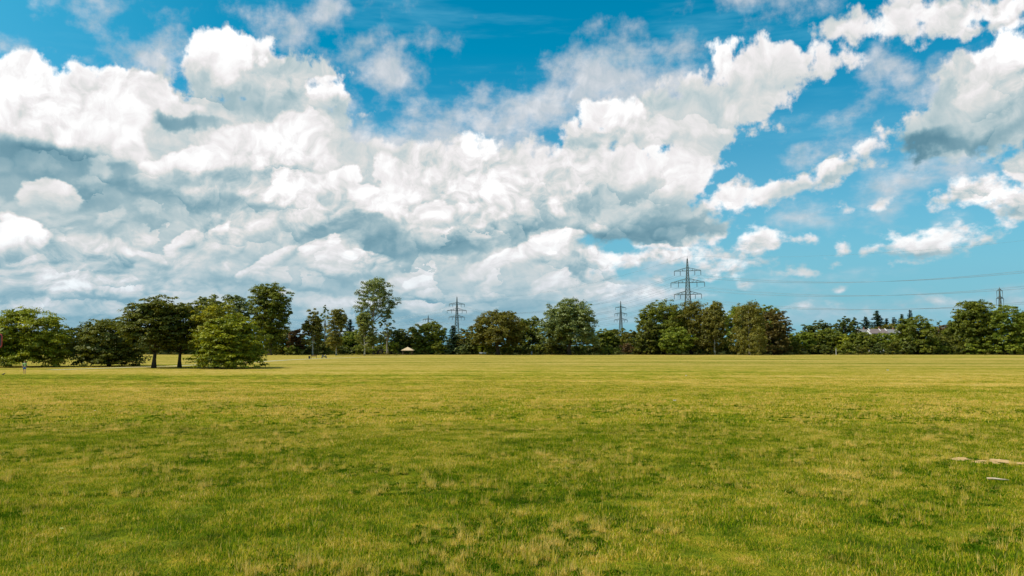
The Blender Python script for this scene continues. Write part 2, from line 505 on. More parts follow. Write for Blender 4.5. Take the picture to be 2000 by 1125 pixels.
def turf_colour(T, blade=False):
    """colour of the turf at a world position; shared by soil-level turf and blades"""
    pos = T.n('ShaderNodeNewGeometry').outputs['Position']
    x, y, z = T.sep(pos)
    p2 = T.comb(x, y)
    big = T.noise(p2, 0.045, 3, 0.55)
    mid = T.noise(T.v('ADD', p2, (31, 7, 0)), 0.22, 4, 0.6)
    small = T.noise(T.v('ADD', p2, (3, 17, 0)), 1.1, 4, 0.62)
    band = T.noise(T.v('MULTIPLY', p2, (0.012, 0.085, 1)), 1.0, 4, 0.6)
    fine = T.noise(p2, 7.0, 3, 0.65)
    # greener close by, parched further out
    wob = T.m('MULTIPLY_ADD', T.m('SUBTRACT', big, 0.5), 30.0, y)
    dry = T.m('ADD', T.ss(wob, 20.0, 44.0, 0.25, 0.56), T.ss(y, 60.0, 150.0, 0.0, 0.10))
    dry = T.m('ADD', dry, T.m('MULTIPLY', T.ss(x, 0.0, 14.0), T.ss(y, 45.0, 15.0, 0.0, 0.10)))
    f = T.m('MULTIPLY_ADD', T.m('SUBTRACT', mid, 0.5), 0.95, dry)
    f = T.m('MULTIPLY_ADD', T.m('SUBTRACT', small, 0.5), 1.25, f)
    f = T.m('MULTIPLY_ADD', T.m('MULTIPLY', T.m('SUBTRACT', band, 0.5), T.ss(y, 30.0, 80.0)), 1.7, f)
    f = T.m('MULTIPLY_ADD', T.m('MULTIPLY', T.m('SUBTRACT', fine, 0.5), T.ss(y, 25.0, 70.0, 0.5, 1.4)), 1.0, f)
    grit = T.noise(T.v('ADD', p2, (8, 40, 0)), 2.6, 4, 0.7)
    f = T.m('MULTIPLY_ADD', T.m('MULTIPLY', T.m('SUBTRACT', grit, 0.5), T.ss(y, 40.0, 110.0, 0.3, 1.5)), 1.0, f)
    f = T.m('ADD', f, T.ss(y, 225.0, 330.0, 0.0, 0.22))
    if blade:
        at = T.n('ShaderNodeAttribute', attribute_name='rnd').outputs['Fac']
        f = T.m('MULTIPLY_ADD', T.m('SUBTRACT', at, 0.5), 1.10, f)
        f = T.m('MULTIPLY_ADD', T.m('SUBTRACT', T.n('ShaderNodeObjectInfo').outputs['Random'], 0.5), 0.30, f)
    c = T.ramp(f, [(0.00, (0.075, 0.150, 0.005)), (0.20, (0.180, 0.290, 0.006)), (0.40, (0.365, 0.400, 0.010)),
                   (0.58, (0.540, 0.430, 0.026)), (0.78, (0.700, 0.490, 0.070)), (1.00, (0.880, 0.640, 0.180))])
    c = T.mixc(T.ss(y, 45.0, 160.0, 0.0, 0.55), c, T.mixc(T.ss(f, .2, .8), (0.235, 0.245, 0.045), (0.500, 0.400, 0.105)))
    # dark mossy flecks
    d = T.ss(T.noise(T.v('ADD', p2, (90, 4, 0)), 0.55, 5, 0.65), 0.58, 0.74, 0.0, 0.45)
    c = T.mixc(d, c, (0.050, 0.080, 0.010))
    return c, fine, small, pos


def make_turf():
    m, T = new_mat('turf')
    c, fine, small, pos = turf_colour(T)
    x, y, z = T.sep(pos)
    c = T.mixc(T.ss(y, 25.0, 85.0, 0.55, 0.38), c, (0.075, 0.050, 0.016))     # soil shows between the blades
    h = T.m('ADD', fine, T.noise(T.comb(x, y), 22.0, 2, 0.6))
    p = T.n('ShaderNodeBsdfDiffuse')
    T.plug(p.inputs['Color'], c)
    bp = T.n('ShaderNodeBump')
    bp.inputs['Strength'].default_value = 0.7
    bp.inputs['Distance'].default_value = 0.10
    T.plug(bp.inputs['Height'], h)
    T.t.links.new(bp.outputs[0], p.inputs['Normal'])
    return finish(m, T, p.outputs[0])


def make_blade():
    m, T = new_mat('grass_blade')
    c, fine, small, pos = turf_colour(T, True)
    d = T.n('ShaderNodeBsdfDiffuse'); T.plug(d.inputs['Color'], c)
    t = T.n('ShaderNodeBsdfTranslucent'); T.plug(t.inputs['Color'], c)
    mx = T.n('ShaderNodeMixShader'); mx.inputs[0].default_value = 0.38
    T.t.links.new(d.outputs[0], mx.inputs[1]); T.t.links.new(t.outputs[0], mx.inputs[2])
    return finish(m, T, mx.outputs[0])


M_TURF, M_BLADE = make_turf(), make_blade()
M_SAND = rough_mat('dry_sandy_soil', (0.40, 0.25, 0.10), (0.60, 0.41, 0.19), 9.0, 0.95)
M_PATH = rough_mat('pale_gravel', (0.36, 0.34, 0.20), (0.46, 0.43, 0.28), 1.5, 0.95)

# ------------------------------------------------------------------ ground
gv, gf = [], []
xs = [-4500, -900, -300, -100, 0, 100, 300, 900, 4500]
ys = [-1500, -200, 0, 60, 140, 300, 700, 2000, 7500]
for yy in ys:
    for xx in xs: gv.append((xx, yy, 0))
for j in range(len(ys) - 1):
    for i in range(len(xs) - 1):
        a = j * len(xs) + i
        gf.append((a, a + 1, a + 1 + len(xs), a + len(xs)))
tag(link('ground', np_mesh('ground', gv, gf), M_TURF), 'wide mown meadow, green near by and parched yellow further out', kind='structure')

# gravel path across the far meadow
pp = [ground_pt(*q) for q in ((98, 722.4), (110, 722.0), (160, 720.6), (215, 718.8), (330, 715.2), (420, 711), (500, 707), (560, 703.2), (620, 700.4), (700, 698), (790, 697))]
pv, pf = [], []
dense = []
for a, b in zip(pp, pp[1:]):
    for k in range(6): dense.append(a.lerp(b, k / 6))
dense.append(pp[-1])
rg = random.Random(5)
for i, p in enumerate(dense):
    d = (dense[min(i + 1, len(dense) - 1)] - dense[max(i - 1, 0)]).normalized()
    n = Vector((-d.y, d.x, 0))
    pv += [p + n * (1.0 + rg.uniform(-.2, .2)) + Vector((0, 0, .012)), p - n * (1.0 + rg.uniform(-.2, .2)) + Vector((0, 0, .012))]
for i in range(len(dense) - 1): pf.append((2 * i, 2 * i + 1, 2 * i + 3, 2 * i + 2))
tag(link('path', np_mesh('path', pv, pf), M_PATH), 'narrow pale gravel path crossing the meadow behind the left trees', kind='structure')

# worn sandy patches at the right
SAND = [(1871, 898, .16, .12), (1881, 895.5, .18, .12), (1913, 903, .20, .12), (1929, 902, .24, .14), (1943, 905, .14, .08), (1957, 901, .26, .17), (1972, 904, .22, .13), (1992, 905.5, .30, .10)]
SANDP = []
for i, (px, py, rx, ry) in enumerate(SAND):
    c = ground_pt(px, py)
    SANDP.append((c.x, c.y, rx, ry))
def sand_patch(cs, label):
    bm_v, bm_f = [], []
    rr = random.Random(len(cs))
    for (cx, cy, rx, ry) in cs:
        b = len(bm_v)
        bm_v.append((cx, cy, .008 + .002 * len(bm_f) / 24))
        for k in range(24):
            a = 2 * math.pi * k / 24
            q = 1 + rr.uniform(-.22, .22)
            bm_v.append((cx + rx * q * math.cos(a), cy + ry * 2.2 * q * math.sin(a), bm_v[b][2]))
        for k in range(24): bm_f.append((b, b + 1 + k, b + 1 + (k + 1) % 24))
    tag(link('bare_soil', np_mesh('bare_soil', bm_v, bm_f), M_SAND), label, kind='structure')
sand_patch(SANDP[:2], 'small bare sandy spot worn in the grass')
sand_patch(SANDP[2:], 'long bare sandy scrape worn in the grass at the right edge')

# ------------------------------------------------------------------ grass blades
rng = np.random.default_rng(11)


def clump_mesh(name, n, side, hmin, hmax, wid, stalk=0.04):
    base = np.column_stack([rng.uniform(-side / 2, side / 2, (n, 2)), np.zeros(n)])
    h = rng.uniform(hmin, hmax, n) * rng.uniform(0.6, 1.0, n)
    st = rng.random(n) < stalk
    h[st] *= 1.9
    a = rng.uniform(0, 2 * np.pi, n)
    lean = rng.uniform(0.15, 0.95, n) * h
    lean[st] *= 0.35
    la = rng.uniform(0, 2 * np.pi, n)
    w = wid * rng.uniform(0.6, 1.2, n)
    w[st] *= 0.7
    wd = np.column_stack([np.cos(a), np.sin(a), np.zeros(n)]) * w[:, None] / 2
    ld = np.column_stack([np.cos(la), np.sin(la), np.zeros(n)])
    mid = base + ld * (lean * 0.35)[:, None] + np.column_stack([np.zeros((n, 2)), h * 0.6])
    tip = base + ld * lean[:, None] + np.column_stack([np.zeros((n, 2)), h])
    V = np.stack([base - wd, base + wd, mid + wd * 0.8, mid - wd * 0.8, tip + wd * .15, tip - wd * .15], 1).reshape(-1, 3)
    i0 = np.arange(n)[:, None] * 6
    F = np.concatenate([i0 + [0, 1, 2, 3], i0 + [3, 2, 4, 5]])
    r = rng.random(n)
    r[st] = 0.5 + 0.9 * rng.random(st.sum())
    return np_mesh(name, V, F, {'rnd': np.repeat(r, 6)})


SIDE = 0.6
protos = []
for i in range(6):
    me = clump_mesh('grass_tuft', 520, SIDE * 1.25, 0.028, 0.075, 0.0085, 0.06)
    me.materials.append(M_BLADE)
    o = bpy.data.objects.new('grass_tuft', me)
    protos.append(o)
for i in range(3):     # coarser, for further out
    me = clump_mesh('grass_tuft', 240, 1.25, 0.04, 0.09, 0.020, 0.04)
    me.materials.append(M_BLADE)
    o = bpy.data.objects.new('grass_tuft', me)
    protos.append(o)

for i in range(3):     # dry bleached tufts
    me = clump_mesh('dry_tuft', 46, 0.13, 0.07, 0.15, 0.007, 0.3)
    me.attributes['rnd'].data.foreach_set('value', np.repeat(rng.uniform(.6, 1.35, 46), 6).astype(np.float32))
    me.materials.append(M_BLADE); protos.append(bpy.data.objects.new('dry_tuft', me))
for i in range(3):     # low broad-leaved weeds
    me = clump_mesh('weed_tuft', 60, 0.22, 0.02, 0.05, 0.026, 0.0)
    me.attributes['rnd'].data.foreach_set('value', np.repeat(rng.uniform(-.5, .15, 60), 6).astype(np.float32))
    me.materials.append(M_BLADE); protos.append(bpy.data.objects.new('weed_tuft', me))

pts, rot, scl, idx = [], [], [], []
_h = np.random.default_rng(4).random((512, 512))
def vnoise(x, y, s):
    x = x / s; y = y / s
    i, j = np.floor(x).astype(int), np.floor(y).astype(int)
    u, v = x - i, y - j
    u, v = u * u * (3 - 2 * u), v * v * (3 - 2 * v)
    H_ = lambda a, b: _h[a % 512, b % 512]
    return (H_(i, j) * (1 - u) + H_(i + 1, j) * u) * (1 - v) + (H_(i, j + 1) * (1 - u) + H_(i + 1, j + 1) * u) * v

def scatter(y0, y1, step, ids, fade):
    ny = int((y1 - y0) / step)
    for j in range(ny):
        y = y0 + j * step
        xm = 0.72 * y + 4
        nx = int(2 * xm / step)
        x = np.linspace(-xm, xm, nx) + rng.uniform(-.45, .45, nx) * step
        yy = y + rng.uniform(-.45, .45, nx) * step
        keep = np.ones(nx, bool)
        for (cx, cy, rx, ry) in SANDP:
            keep &= ((x - cx) / (rx + .20)) ** 2 + ((yy - cy) / (ry * 2.2 + .20)) ** 2 > 1
        x, yy = x[keep], yy[keep]
        hh = vnoise(x, yy, 1.7) * .5 + vnoise(x, yy, .8) * .5
        s = rng.uniform(0.65, 1.30, len(x)) * (0.62 + .85 * hh) * (1 - fade * np.clip((yy - y0) / (y1 - y0), 0, 1) ** 2)
        pts.append(np.column_stack([x, yy, np.full(len(x), 0.0)]))
        rot.append(rng.uniform(0, 6.283, len(x)))
        scl.append(s)
        idx.append(rng.choice(ids, len(x)))
scatter(9.0, 34.0, SIDE * 0.86, [0, 1, 2, 3, 4, 5], 0.0)
scatter(34.0, 95.0, 1.05, [6, 7, 8], 0.75)
def sprinkle(n, y0, y1, ids, th, sc):
    y = y0 + (y1 - y0) * rng.random(n) ** 1.3
    x = rng.uniform(-1, 1, n) * (0.72 * y + 3)
    k_ = vnoise(x + 60, y + 20, 2.6) * .6 + vnoise(x, y, .9) * .4 > th
    for (cx, cy, rx, ry) in SANDP: k_ &= ((x - cx) / (rx * .8)) ** 2 + ((y - cy) / (ry * 1.6)) ** 2 > 1
    x, y = x[k_], y[k_]
    pts.append(np.column_stack([x, y, np.zeros(len(x))])); rot.append(rng.uniform(0, 6.283, len(x)))
    scl.append(rng.uniform(*sc, len(x))); idx.append(rng.choice(ids, len(x)))
sprinkle(9000, 9.5, 55, [9, 10, 11], .50, (.6, 1.3))
sprinkle(13000, 9.5, 45, [12, 13, 14], .50, (.6, 1.4))
pts = np.concatenate(pts); rot = np.concatenate(rot); scl = np.concatenate(scl); idx = np.concatenate(idx)
me = bpy.data.meshes.new('meadow_grass')
me.vertices.add(len(pts)); me.vertices.foreach_set('co', pts.astype(np.float32).ravel())
for nm, ty, arr in (('rotz', 'FLOAT', rot), ('scl', 'FLOAT', scl), ('pick', 'INT', idx)):
    at = me.attributes.new(nm, ty, 'POINT')
    at.data.foreach_set('value', arr.astype(np.float32 if ty == 'FLOAT' else np.int32))
me.materials.append(M_BLADE)
grass = bpy.data.objects.new('meadow_grass', me)
COL.objects.link(grass)
tag(grass, 'short meadow grass, green mixed with dry straw-coloured blades', 'grass', kind='stuff')
ng = bpy.data.node_groups.new('grass_on_points', 'GeometryNodeTree')
ng.interface.new_socket('Geometry', in_out='INPUT', socket_type='NodeSocketGeometry')
ng.interface.new_socket('Geometry', in_out='OUTPUT', socket_type='NodeSocketGeometry')
gi, go = ng.nodes.new('NodeGroupInput'), ng.nodes.new('NodeGroupOutput')
jn = ng.nodes.new('GeometryNodeJoinGeometry')
for o in reversed(protos):
    oi = ng.nodes.new('GeometryNodeObjectInfo'); oi.inputs['Object'].default_value = o
    oi.inputs['As Instance'].default_value = True
    ng.links.new(oi.outputs['Geometry'], jn.inputs[0])
ip = ng.nodes.new('GeometryNodeInstanceOnPoints')
ng.links.new(gi.outputs[0], ip.inputs['Points'])
ng.links.new(jn.outputs[0], ip.inputs['Instance'])
ip.inputs['Pick Instance'].default_value = True
def attr(nm, ty):
    a = ng.nodes.new('GeometryNodeInputNamedAttribute'); a.data_type = ty; a.inputs['Name'].default_value = nm
    return a.outputs['Attribute']
ng.links.new(attr('pick', 'INT'), ip.inputs['Instance Index'])
cx = ng.nodes.new('ShaderNodeCombineXYZ'); ng.links.new(attr('rotz', 'FLOAT'), cx.inputs[2])
er = ng.nodes.new('FunctionNodeEulerToRotation'); ng.links.new(cx.outputs[0], er.inputs[0])
ng.links.new(er.outputs[0], ip.inputs['Rotation'])
ng.links.new(attr('scl', 'FLOAT'), ip.inputs['Scale'])
ng.links.new(ip.outputs[0], go.inputs[0])
md = grass.modifiers.new('grass', 'NODES'); md.node_group = ng
# ------------------------------------------------------------------ trees
def leaf_mat(name, a, b, trans=0.30, gloss=0.025):
    m, T = new_mat(name)
    at = T.n('ShaderNodeAttribute', attribute_name='tint').outputs['Fac']
    a, b = (tuple(v * q for v, q in zip(c_, (1.18, 1.12, .95))) for c_ in (a, b))
    c = T.mixc(at, a, b)
    d = T.n('ShaderNodeBsdfDiffuse'); T.plug(d.inputs['Color'], c)
    t = T.n('ShaderNodeBsdfTranslucent'); T.plug(t.inputs['Color'], T.mixc(1.0, c, (1.25, 1.2, 0.6), 'MULTIPLY'))
    mx = T.n('ShaderNodeMixShader'); mx.inputs[0].default_value = trans
    T.t.links.new(d.outputs[0], mx.inputs[1]); T.t.links.new(t.outputs[0], mx.inputs[2])
    gl = T.n('ShaderNodeBsdfGlossy'); gl.inputs['Roughness'].default_value = 0.55
    gl.inputs['Color'].default_value = (0.9, 0.95, 0.85, 1)
    m2 = T.n('ShaderNodeMixShader'); m2.inputs[0].default_value = gloss
    T.t.links.new(mx.outputs[0], m2.inputs[1]); T.t.links.new(gl.outputs[0], m2.inputs[2])
    return finish(m, T, m2.outputs[0])


LEAF = {
    'maple':   leaf_mat('leaves_bright_maple', (0.088, 0.124, 0.005), (0.335, 0.350, 0.011)),
    'gold':    leaf_mat('leaves_yellow_green', (0.098, 0.120, 0.005), (0.370, 0.345, 0.011)),
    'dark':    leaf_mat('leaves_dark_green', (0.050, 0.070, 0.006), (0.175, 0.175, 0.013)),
    'deep':    leaf_mat('leaves_deep_green', (0.038, 0.060, 0.007), (0.110, 0.130, 0.014)),
    'mid':     leaf_mat('leaves_mid_green', (0.065, 0.092, 0.006), (0.210, 0.230, 0.016)),
    'fresh':   leaf_mat('leaves_fresh_green', (0.085, 0.130, 0.008), (0.245, 0.280, 0.020)),
    'silver':  leaf_mat('leaves_blue_green', (0.062, 0.095, 0.012), (0.225, 0.262, 0.050), 0.25, 0.06),
    'olive':   leaf_mat('leaves_olive', (0.080, 0.080, 0.008), (0.200, 0.180, 0.018)),
    'birch':   leaf_mat('leaves_birch', (0.110, 0.115, 0.014), (0.250, 0.230, 0.040), 0.40),
    'pale':    leaf_mat('leaves_pale_green', (0.110, 0.140, 0.026), (0.260, 0.280, 0.070), 0.40),
    'copper':  leaf_mat('leaves_copper', (0.075, 0.058, 0.012), (0.175, 0.135, 0.024), 0.3),
    'rust':    leaf_mat('leaves_rusty', (0.085, 0.050, 0.020), (0.150, 0.095, 0.035), 0.3),
    'lime':    leaf_mat('leaves_lime', (0.200, 0.230, 0.012), (0.330, 0.340, 0.020)),
    'needle':  leaf_mat('needles_blue_green', (0.018, 0.042, 0.020), (0.045, 0.080, 0.036), 0.10),
}
BARK = rough_mat('bark_dark', (0.045, 0.036, 0.026), (0.100, 0.082, 0.060), 3.0, 0.95, stretch=(2, 2, .3), bump=.6)
BARK_GREY = rough_mat('bark_grey', (0.14, 0.125, 0.10), (0.30, 0.27, 0.22), 3.0, 0.9, stretch=(2, 2, .3), bump=.5)
BARK_WHITE = rough_mat('bark_white_birch', (0.20, 0.18, 0.15), (0.72, 0.70, 0.64), 2.6, 0.8, stretch=(.6, .6, 1.6), bump=.3)

TREES = {}


def crown_lobes(r, kind, W_, z0, H):
    """list of (centre, radii) that make up a crown between z0 and H"""
    L = []
    hc, cz = (H - z0) / 2, (H + z0) / 2
    RX = W_ / 2
    if kind == 'poplar':
        for i in range(26):
            t = (i + r.random()) / 26
            z = z0 + (H - z0) * t
            prof = float(np.interp(t, [0, .25, .5, .72, .9, 1], [.50, .62, .84, 1.0, .80, .45]))
            a = i * 2.4 + r.uniform(-.4, .4); q = RX * r.uniform(.30, .42)
            d = max(0.0, RX * prof * r.uniform(.92, 1.08) - q)
            L.append(((d * math.cos(a), d * math.sin(a), min(z, H - q)), (q, q, q * 1.1)))
        L.append(((0, 0, z0 + (H - z0) * .62), (RX * .66, RX * .66, (H - z0) * .36)))
    elif kind == 'open':                       # tall tree with separate bunches held on bare limbs
        for i in range(20):
            t = i / 19
            z = z0 + (H - z0) * (0.10 + 0.84 * t)
            prof = math.sin(math.pi * (0.18 + 0.74 * t)) ** .7
            a = i * 2.4 + r.uniform(-.5, .5); d = RX * prof * r.uniform(.45, .84)
            q = RX * r.uniform(.20, .34)
            L.append(((d * math.cos(a), d * math.sin(a), z), (q * 1.15, q * 1.15, q)))
    elif kind == 'birch':
        for i in range(15):
            t = r.uniform(0, 1)
            z = z0 + (H - z0) * (0.12 + 0.80 * t)
            prof = 0.95 - 0.55 * t ** 1.6
            a = r.uniform(0, 6.283); d = RX * prof * r.uniform(.3, .75)
            q = RX * r.uniform(.26, .42)
            L.append(((d * math.cos(a), d * math.sin(a), z), (q, q, q * 1.7)))
    elif kind == 'shrub':
        for i in range(7):
            a = r.uniform(0, 6.283); d = RX * r.uniform(.1, .62)
            q = RX * r.uniform(.34, .5)
            L.append(((d * math.cos(a), d * math.sin(a), z0 + (H - z0) * r.uniform(.25, .62)), (q, q, (H - z0) * .38)))
    else:
        n = {'round': 22, 'dome': 30, 'spread': 36, 'oak': 28}.get(kind, 22)
        full = {'round': .55, 'dome': .85, 'spread': 1.0, 'oak': .75}.get(kind, .6)      # how far the skirt keeps its width
        for i in range(n):
            u = -0.92 + 1.90 * (i + .5) / n
            u = min(u, .98)
            a = i * 2.39996 + r.uniform(-.35, .35)
            s = math.sqrt(max(0.0, 1 - abs(u) ** 2.2))
            if u < 0: s = s + (1 - s) * full * .92
            if kind == 'spread': s *= 1.0 - .18 * max(0, u)
            q = r.uniform(.24, .36)
            k = r.uniform(.84, 1.07) * (1 - q * .85)
            L.append(((RX * s * math.cos(a) * k, RX * s * math.sin(a) * k, cz + hc * u * (1 - q * .85)), (RX * q, RX * q, hc * q * 1.0)))
        L.append(((0, 0, cz), (RX * .78, RX * .78, hc * .80)))
        if kind == 'spread' or (kind == 'dome' and z0 < H * .08):
            for i in range(14):
                a = i * .449 + r.uniform(-.2, .2); q = RX * r.uniform(.20, .28)
                L.append(((RX * .80 * math.cos(a), RX * .80 * math.sin(a), z0 + q * r.uniform(.5, 1.1)), (q * 1.2, q * 1.2, q * .8)))
        if full > .8: L.append(((0, 0, cz - hc * .45), (RX * .78, RX * .78, hc * .50)))
    return L


def unit(v):
    return v / (np.linalg.norm(v, axis=1)[:, None] + 1e-9)


def leaves(seed, lobes, n, size, layered=0.0, hang=0.0, zmin=0.0, puff=0.6, per=46):
    """foliage in three levels: lobes > puffs of foliage > leaf sprays"""
    g_ = np.random.default_rng(seed)
    C = np.array([l[0] for l in lobes]); Rr = np.array([l[1] for l in lobes])
    wgt = (Rr[:, 0] * Rr[:, 1] + Rr[:, 0] * Rr[:, 2]); wgt = wgt / wgt.sum()
    nc = max(10, n // per)
    li = g_.choice(len(C), nc, p=wgt)
    d = unit(g_.normal(size=(nc, 3)) + np.array([0, 0, .15]))
    rad = g_.random(nc) ** 0.25
    far = g_.random(nc) < 0.12
    rad[far] *= g_.uniform(1.04, 1.30, far.sum())                      # stray boughs break the outline
    pc = C[li] + d * Rr[li] * rad[:, None]
    pr = puff * g_.uniform(.55, 1.35, nc) * np.where(far, .6, 1.0)
    ptint = np.clip(g_.normal(0.45, 0.22, nc), 0, 1)
    ii = np.repeat(np.arange(nc), per)
    m = len(ii)
    e = unit(g_.normal(size=(m, 3)))
    e[:, 2] = np.where(e[:, 2] < -.25, -e[:, 2] * .6, e[:, 2])         # a puff is fuller above than below
    rr = g_.random(m) ** .45
    off = e * (pr[ii] * rr)[:, None] * np.array([1.0 + layered * .55, 1.0 + layered * .55, .80 - layered * .42])
    out = d[ii]
    if layered:
        off[:, 2] -= layered * .28 * np.hypot(off[:, 0], off[:, 1])
    P_ = pc[ii] + off
    if hang:
        P_[:, 2] -= g_.random(m) * hang
    P_[:, 2] = np.maximum(P_[:, 2], zmin + g_.random(m) * size)
    nrm = unit(g_.normal(size=(m, 3)) * 0.55 + e * .55 + out * .25 + np.array([0, 0, 0.55 + layered * .4]))
    ax = unit(np.cross(nrm, g_.normal(size=(m, 3))))
    by = np.cross(nrm, ax)
    s1 = size * g_.uniform(.55, 1.25, m)[:, None]
    s2 = s1 * g_.uniform(.50, .80, m)[:, None]
    V = np.stack([P_ - ax * s1 * .5, P_ + by * s2 * .5 + nrm * s1 * .06, P_ + ax * s1 * .5, P_ - by * s2 * .5 + nrm * s1 * .06], 1).reshape(-1, 3)
    F = np.arange(m * 4).reshape(-1, 4)
    ti = np.clip(ptint[ii] + g_.normal(0, .13, m), 0, 1)
    return V, F, np.repeat(ti, 4)


def wood(seed, kind, H, z0, W_, r0, lobes):
    r = random.Random(seed)
    mb = MB()
    top = H * {'poplar': .93, 'birch': .96, 'open': .72, 'needle': .98}.get(kind, .74)
    n = 7
    lean = (r.uniform(-.03, .03) * H, r.uniform(-.03, .03) * H)
    pts = []
    for i in range(n + 1):
        t = i / n
        pts.append(Vector((lean[0] * t + r.uniform(-.012, .012) * H * (t > 0), lean[1] * t + r.uniform(-.012, .012) * H * (t > 0), top * t)))
    rad = [r0 * (1.35 if i == 0 else 1.0) * (1 - .88 * (i / n) ** .9) + .02 for i in range(n + 1)]
    mb.tube(pts, rad, 7)
    if kind != 'needle':
        order = list(range(len(lobes)))
        r.shuffle(order)
        for j in order[:14 if kind in ('open', 'birch') else 9]:
            c = Vector(lobes[j][0])
            zb = min(max(z0 * .9, c.z * r.uniform(.45, .72)), top * .9)
            t = zb / top
            b = pts[min(int(t * n), n - 1)].lerp(pts[min(int(t * n) + 1, n)], t * n - int(t * n))
            mid = b.lerp(c, .5) + Vector((r.uniform(-.4, .4), r.uniform(-.4, .4), -.08 * (c - b).length))
            rr = r0 * (1 - .8 * t) * .5 + .02
            mb.tube([b, mid, c, c + (c - mid) * .35], [rr, rr * .7, rr * .38, .015], 5)
    return mb


def conifer_leaves(seed, W_, H, z0, size, n_tier):
    g_ = np.random.default_rng(seed)
    Vs, Ts = [], []
    for k in range(n_tier):
        t = k / n_tier
        z = z0 + (H - z0) * (t ** .92)
        rad = W_ / 2 * (1 - t) ** .85 * g_.uniform(.8, 1.12) + .12
        for b in range(int(8 + 8 * (1 - t))):
            a = g_.uniform(0, 6.283)
            L = rad * g_.uniform(.65, 1.15)
            m = max(6, int(L / size * 9))
            s = g_.random(m)
            droop = -.22 * L * s + .16 * L * s * s
            P_ = np.column_stack([np.cos(a) * L * s, np.sin(a) * L * s, z + droop + g_.normal(0, .05, m)])
            P_ += g_.normal(0, size * .35, (m, 3)) * np.array([1, 1, .5])
            nrm = g_.normal(size=(m, 3)) * .5 + np.array([0, 0, 1.0]); nrm /= np.linalg.norm(nrm, axis=1)[:, None]
            ax = np.cross(nrm, g_.normal(size=(m, 3))); ax /= np.linalg.norm(ax, axis=1)[:, None]
            by = np.cross(nrm, ax)
            s1 = size * g_.uniform(.7, 1.3, m)[:, None]
            Vs.append(np.stack([P_ - ax * s1 * .6, P_ + by * s1 * .3, P_ + ax * s1 * .6, P_ - by * s1 * .3], 1).reshape(-1, 3))
            Ts.append(np.repeat(np.clip(g_.normal(.4 + .3 * (s - .5), .2), 0, 1), 4))
    V = np.concatenate(Vs)
    return V, np.arange(len(V)).reshape(-1, 4), np.concatenate(Ts)


TRI_LOG = [0]


def tree(xc, top, w, D, kind, leaf, label, clear=0.04, bark=None, cat='tree', name=None, density=1.0, seed=None, r0=None, layered=0.0, hang=0.0, group=None):
    seed = seed or int(xc * 7 + top * 13 + D) % 100000
    base = at_depth(xc, D)
    H = at_depth(xc, D, top).z
    Wm = w / FPX * D * 1.14
    z0 = H * clear
    px = D / FPX * 2000 / 1024                 # metres per rendered pixel
    size = max(0.33, 1.45 * px)
    r = random.Random(seed)
    root = empty(name or {'poplar': 'poplar_tree', 'birch': 'birch_tree', 'needle': 'conifer_tree', 'shrub': 'shrub'}.get(kind, 'broadleaf_tree'), base, 0)
    r0 = r0 or (0.028 * H if kind != 'birch' else .016 * H)
    bark = bark or (BARK_WHITE if kind == 'birch' else BARK)
    area = Wm * (H - z0)
    if kind == 'needle':
        lobes = []
        V, F, ti = conifer_leaves(seed, Wm, H, z0, size * .95, int(max(12, (H - z0) / (size * 1.1))))
    else:
        lobes = crown_lobes(r, kind, Wm, z0, H)
        lai = {'spread': 10.5, 'open': 4.2, 'birch': 9.5, 'shrub': 6.0, 'poplar': 8.5}.get(kind, 8.4) * density
        n = int(area * lai / (size * size * .30))
        if leaf == 'deep' and D > 280 and kind == 'round': n = int(n * .55)
        n = min(max(n, 500), 46000)
        V, F, ti = leaves(seed, lobes, n, size, layered, hang, 0.05, puff={'open': .075, 'birch': .085}.get(kind, max(.062, size * 1.3 / Wm)) * Wm)
        if kind in ('round', 'dome', 'spread', 'oak', 'poplar'):          # big leaves added inside, tinted darker to paint the crown's inner shade
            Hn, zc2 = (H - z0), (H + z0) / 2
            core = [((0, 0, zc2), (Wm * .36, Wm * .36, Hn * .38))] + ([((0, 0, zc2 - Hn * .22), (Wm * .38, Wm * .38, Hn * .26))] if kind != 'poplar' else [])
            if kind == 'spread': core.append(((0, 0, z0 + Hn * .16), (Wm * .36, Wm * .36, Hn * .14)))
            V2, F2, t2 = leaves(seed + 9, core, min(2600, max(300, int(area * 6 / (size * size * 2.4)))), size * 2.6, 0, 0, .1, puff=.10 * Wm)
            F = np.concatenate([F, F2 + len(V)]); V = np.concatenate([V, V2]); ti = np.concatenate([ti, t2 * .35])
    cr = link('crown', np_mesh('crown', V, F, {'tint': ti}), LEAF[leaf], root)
    TRI_LOG[0] += len(F) * 2
    if kind != 'shrub':
        wood(seed + 1, kind, H, z0, Wm, r0, lobes).build('trunk', bark, root, True)
    else:
        mb = MB()
        for i in range(5):
            a = i * 1.3
            mb.tube([(0, 0, 0), (math.cos(a) * Wm * .12, math.sin(a) * Wm * .12, H * .4), (math.cos(a) * Wm * .25, math.sin(a) * Wm * .25, H * .75)], [.05, .035, .012], 4)
        mb.build('stem', BARK, root)
    tag(root, label, cat, group)
    return root


S = 'spread'
# --- the near group at the left, about 120 m out
tree(50, 596, 138, 125, 'dome', 'maple', 'broad bright green maple at the left edge, behind the walking person', .02, layered=.4)
tree(214, 616, 118, 129, 'dome', 'dark', 'low dark green maple sweeping the grass left of the two bare trunks', .02, layered=.6)
tree(302, 573, 118, 119, 'dome', 'dark', 'tall dark maple on the left one of the two bare trunks', .22, layered=.7, r0=.30)
tree(352, 590, 104, 122, 'dome', 'dark', 'dark maple on the right one of the two bare trunks', .24, layered=.6, r0=.27)
tree(424, 587, 96, 120, 'dome', 'gold', 'yellow-green maple crown rising over the dark maples beside it', .10, layered=.6)
tree(448, 612, 122, 117, 'dome', 'maple', 'wide yellow-green maple with foliage down to the grass, right end of the near group', .02, layered=.6)
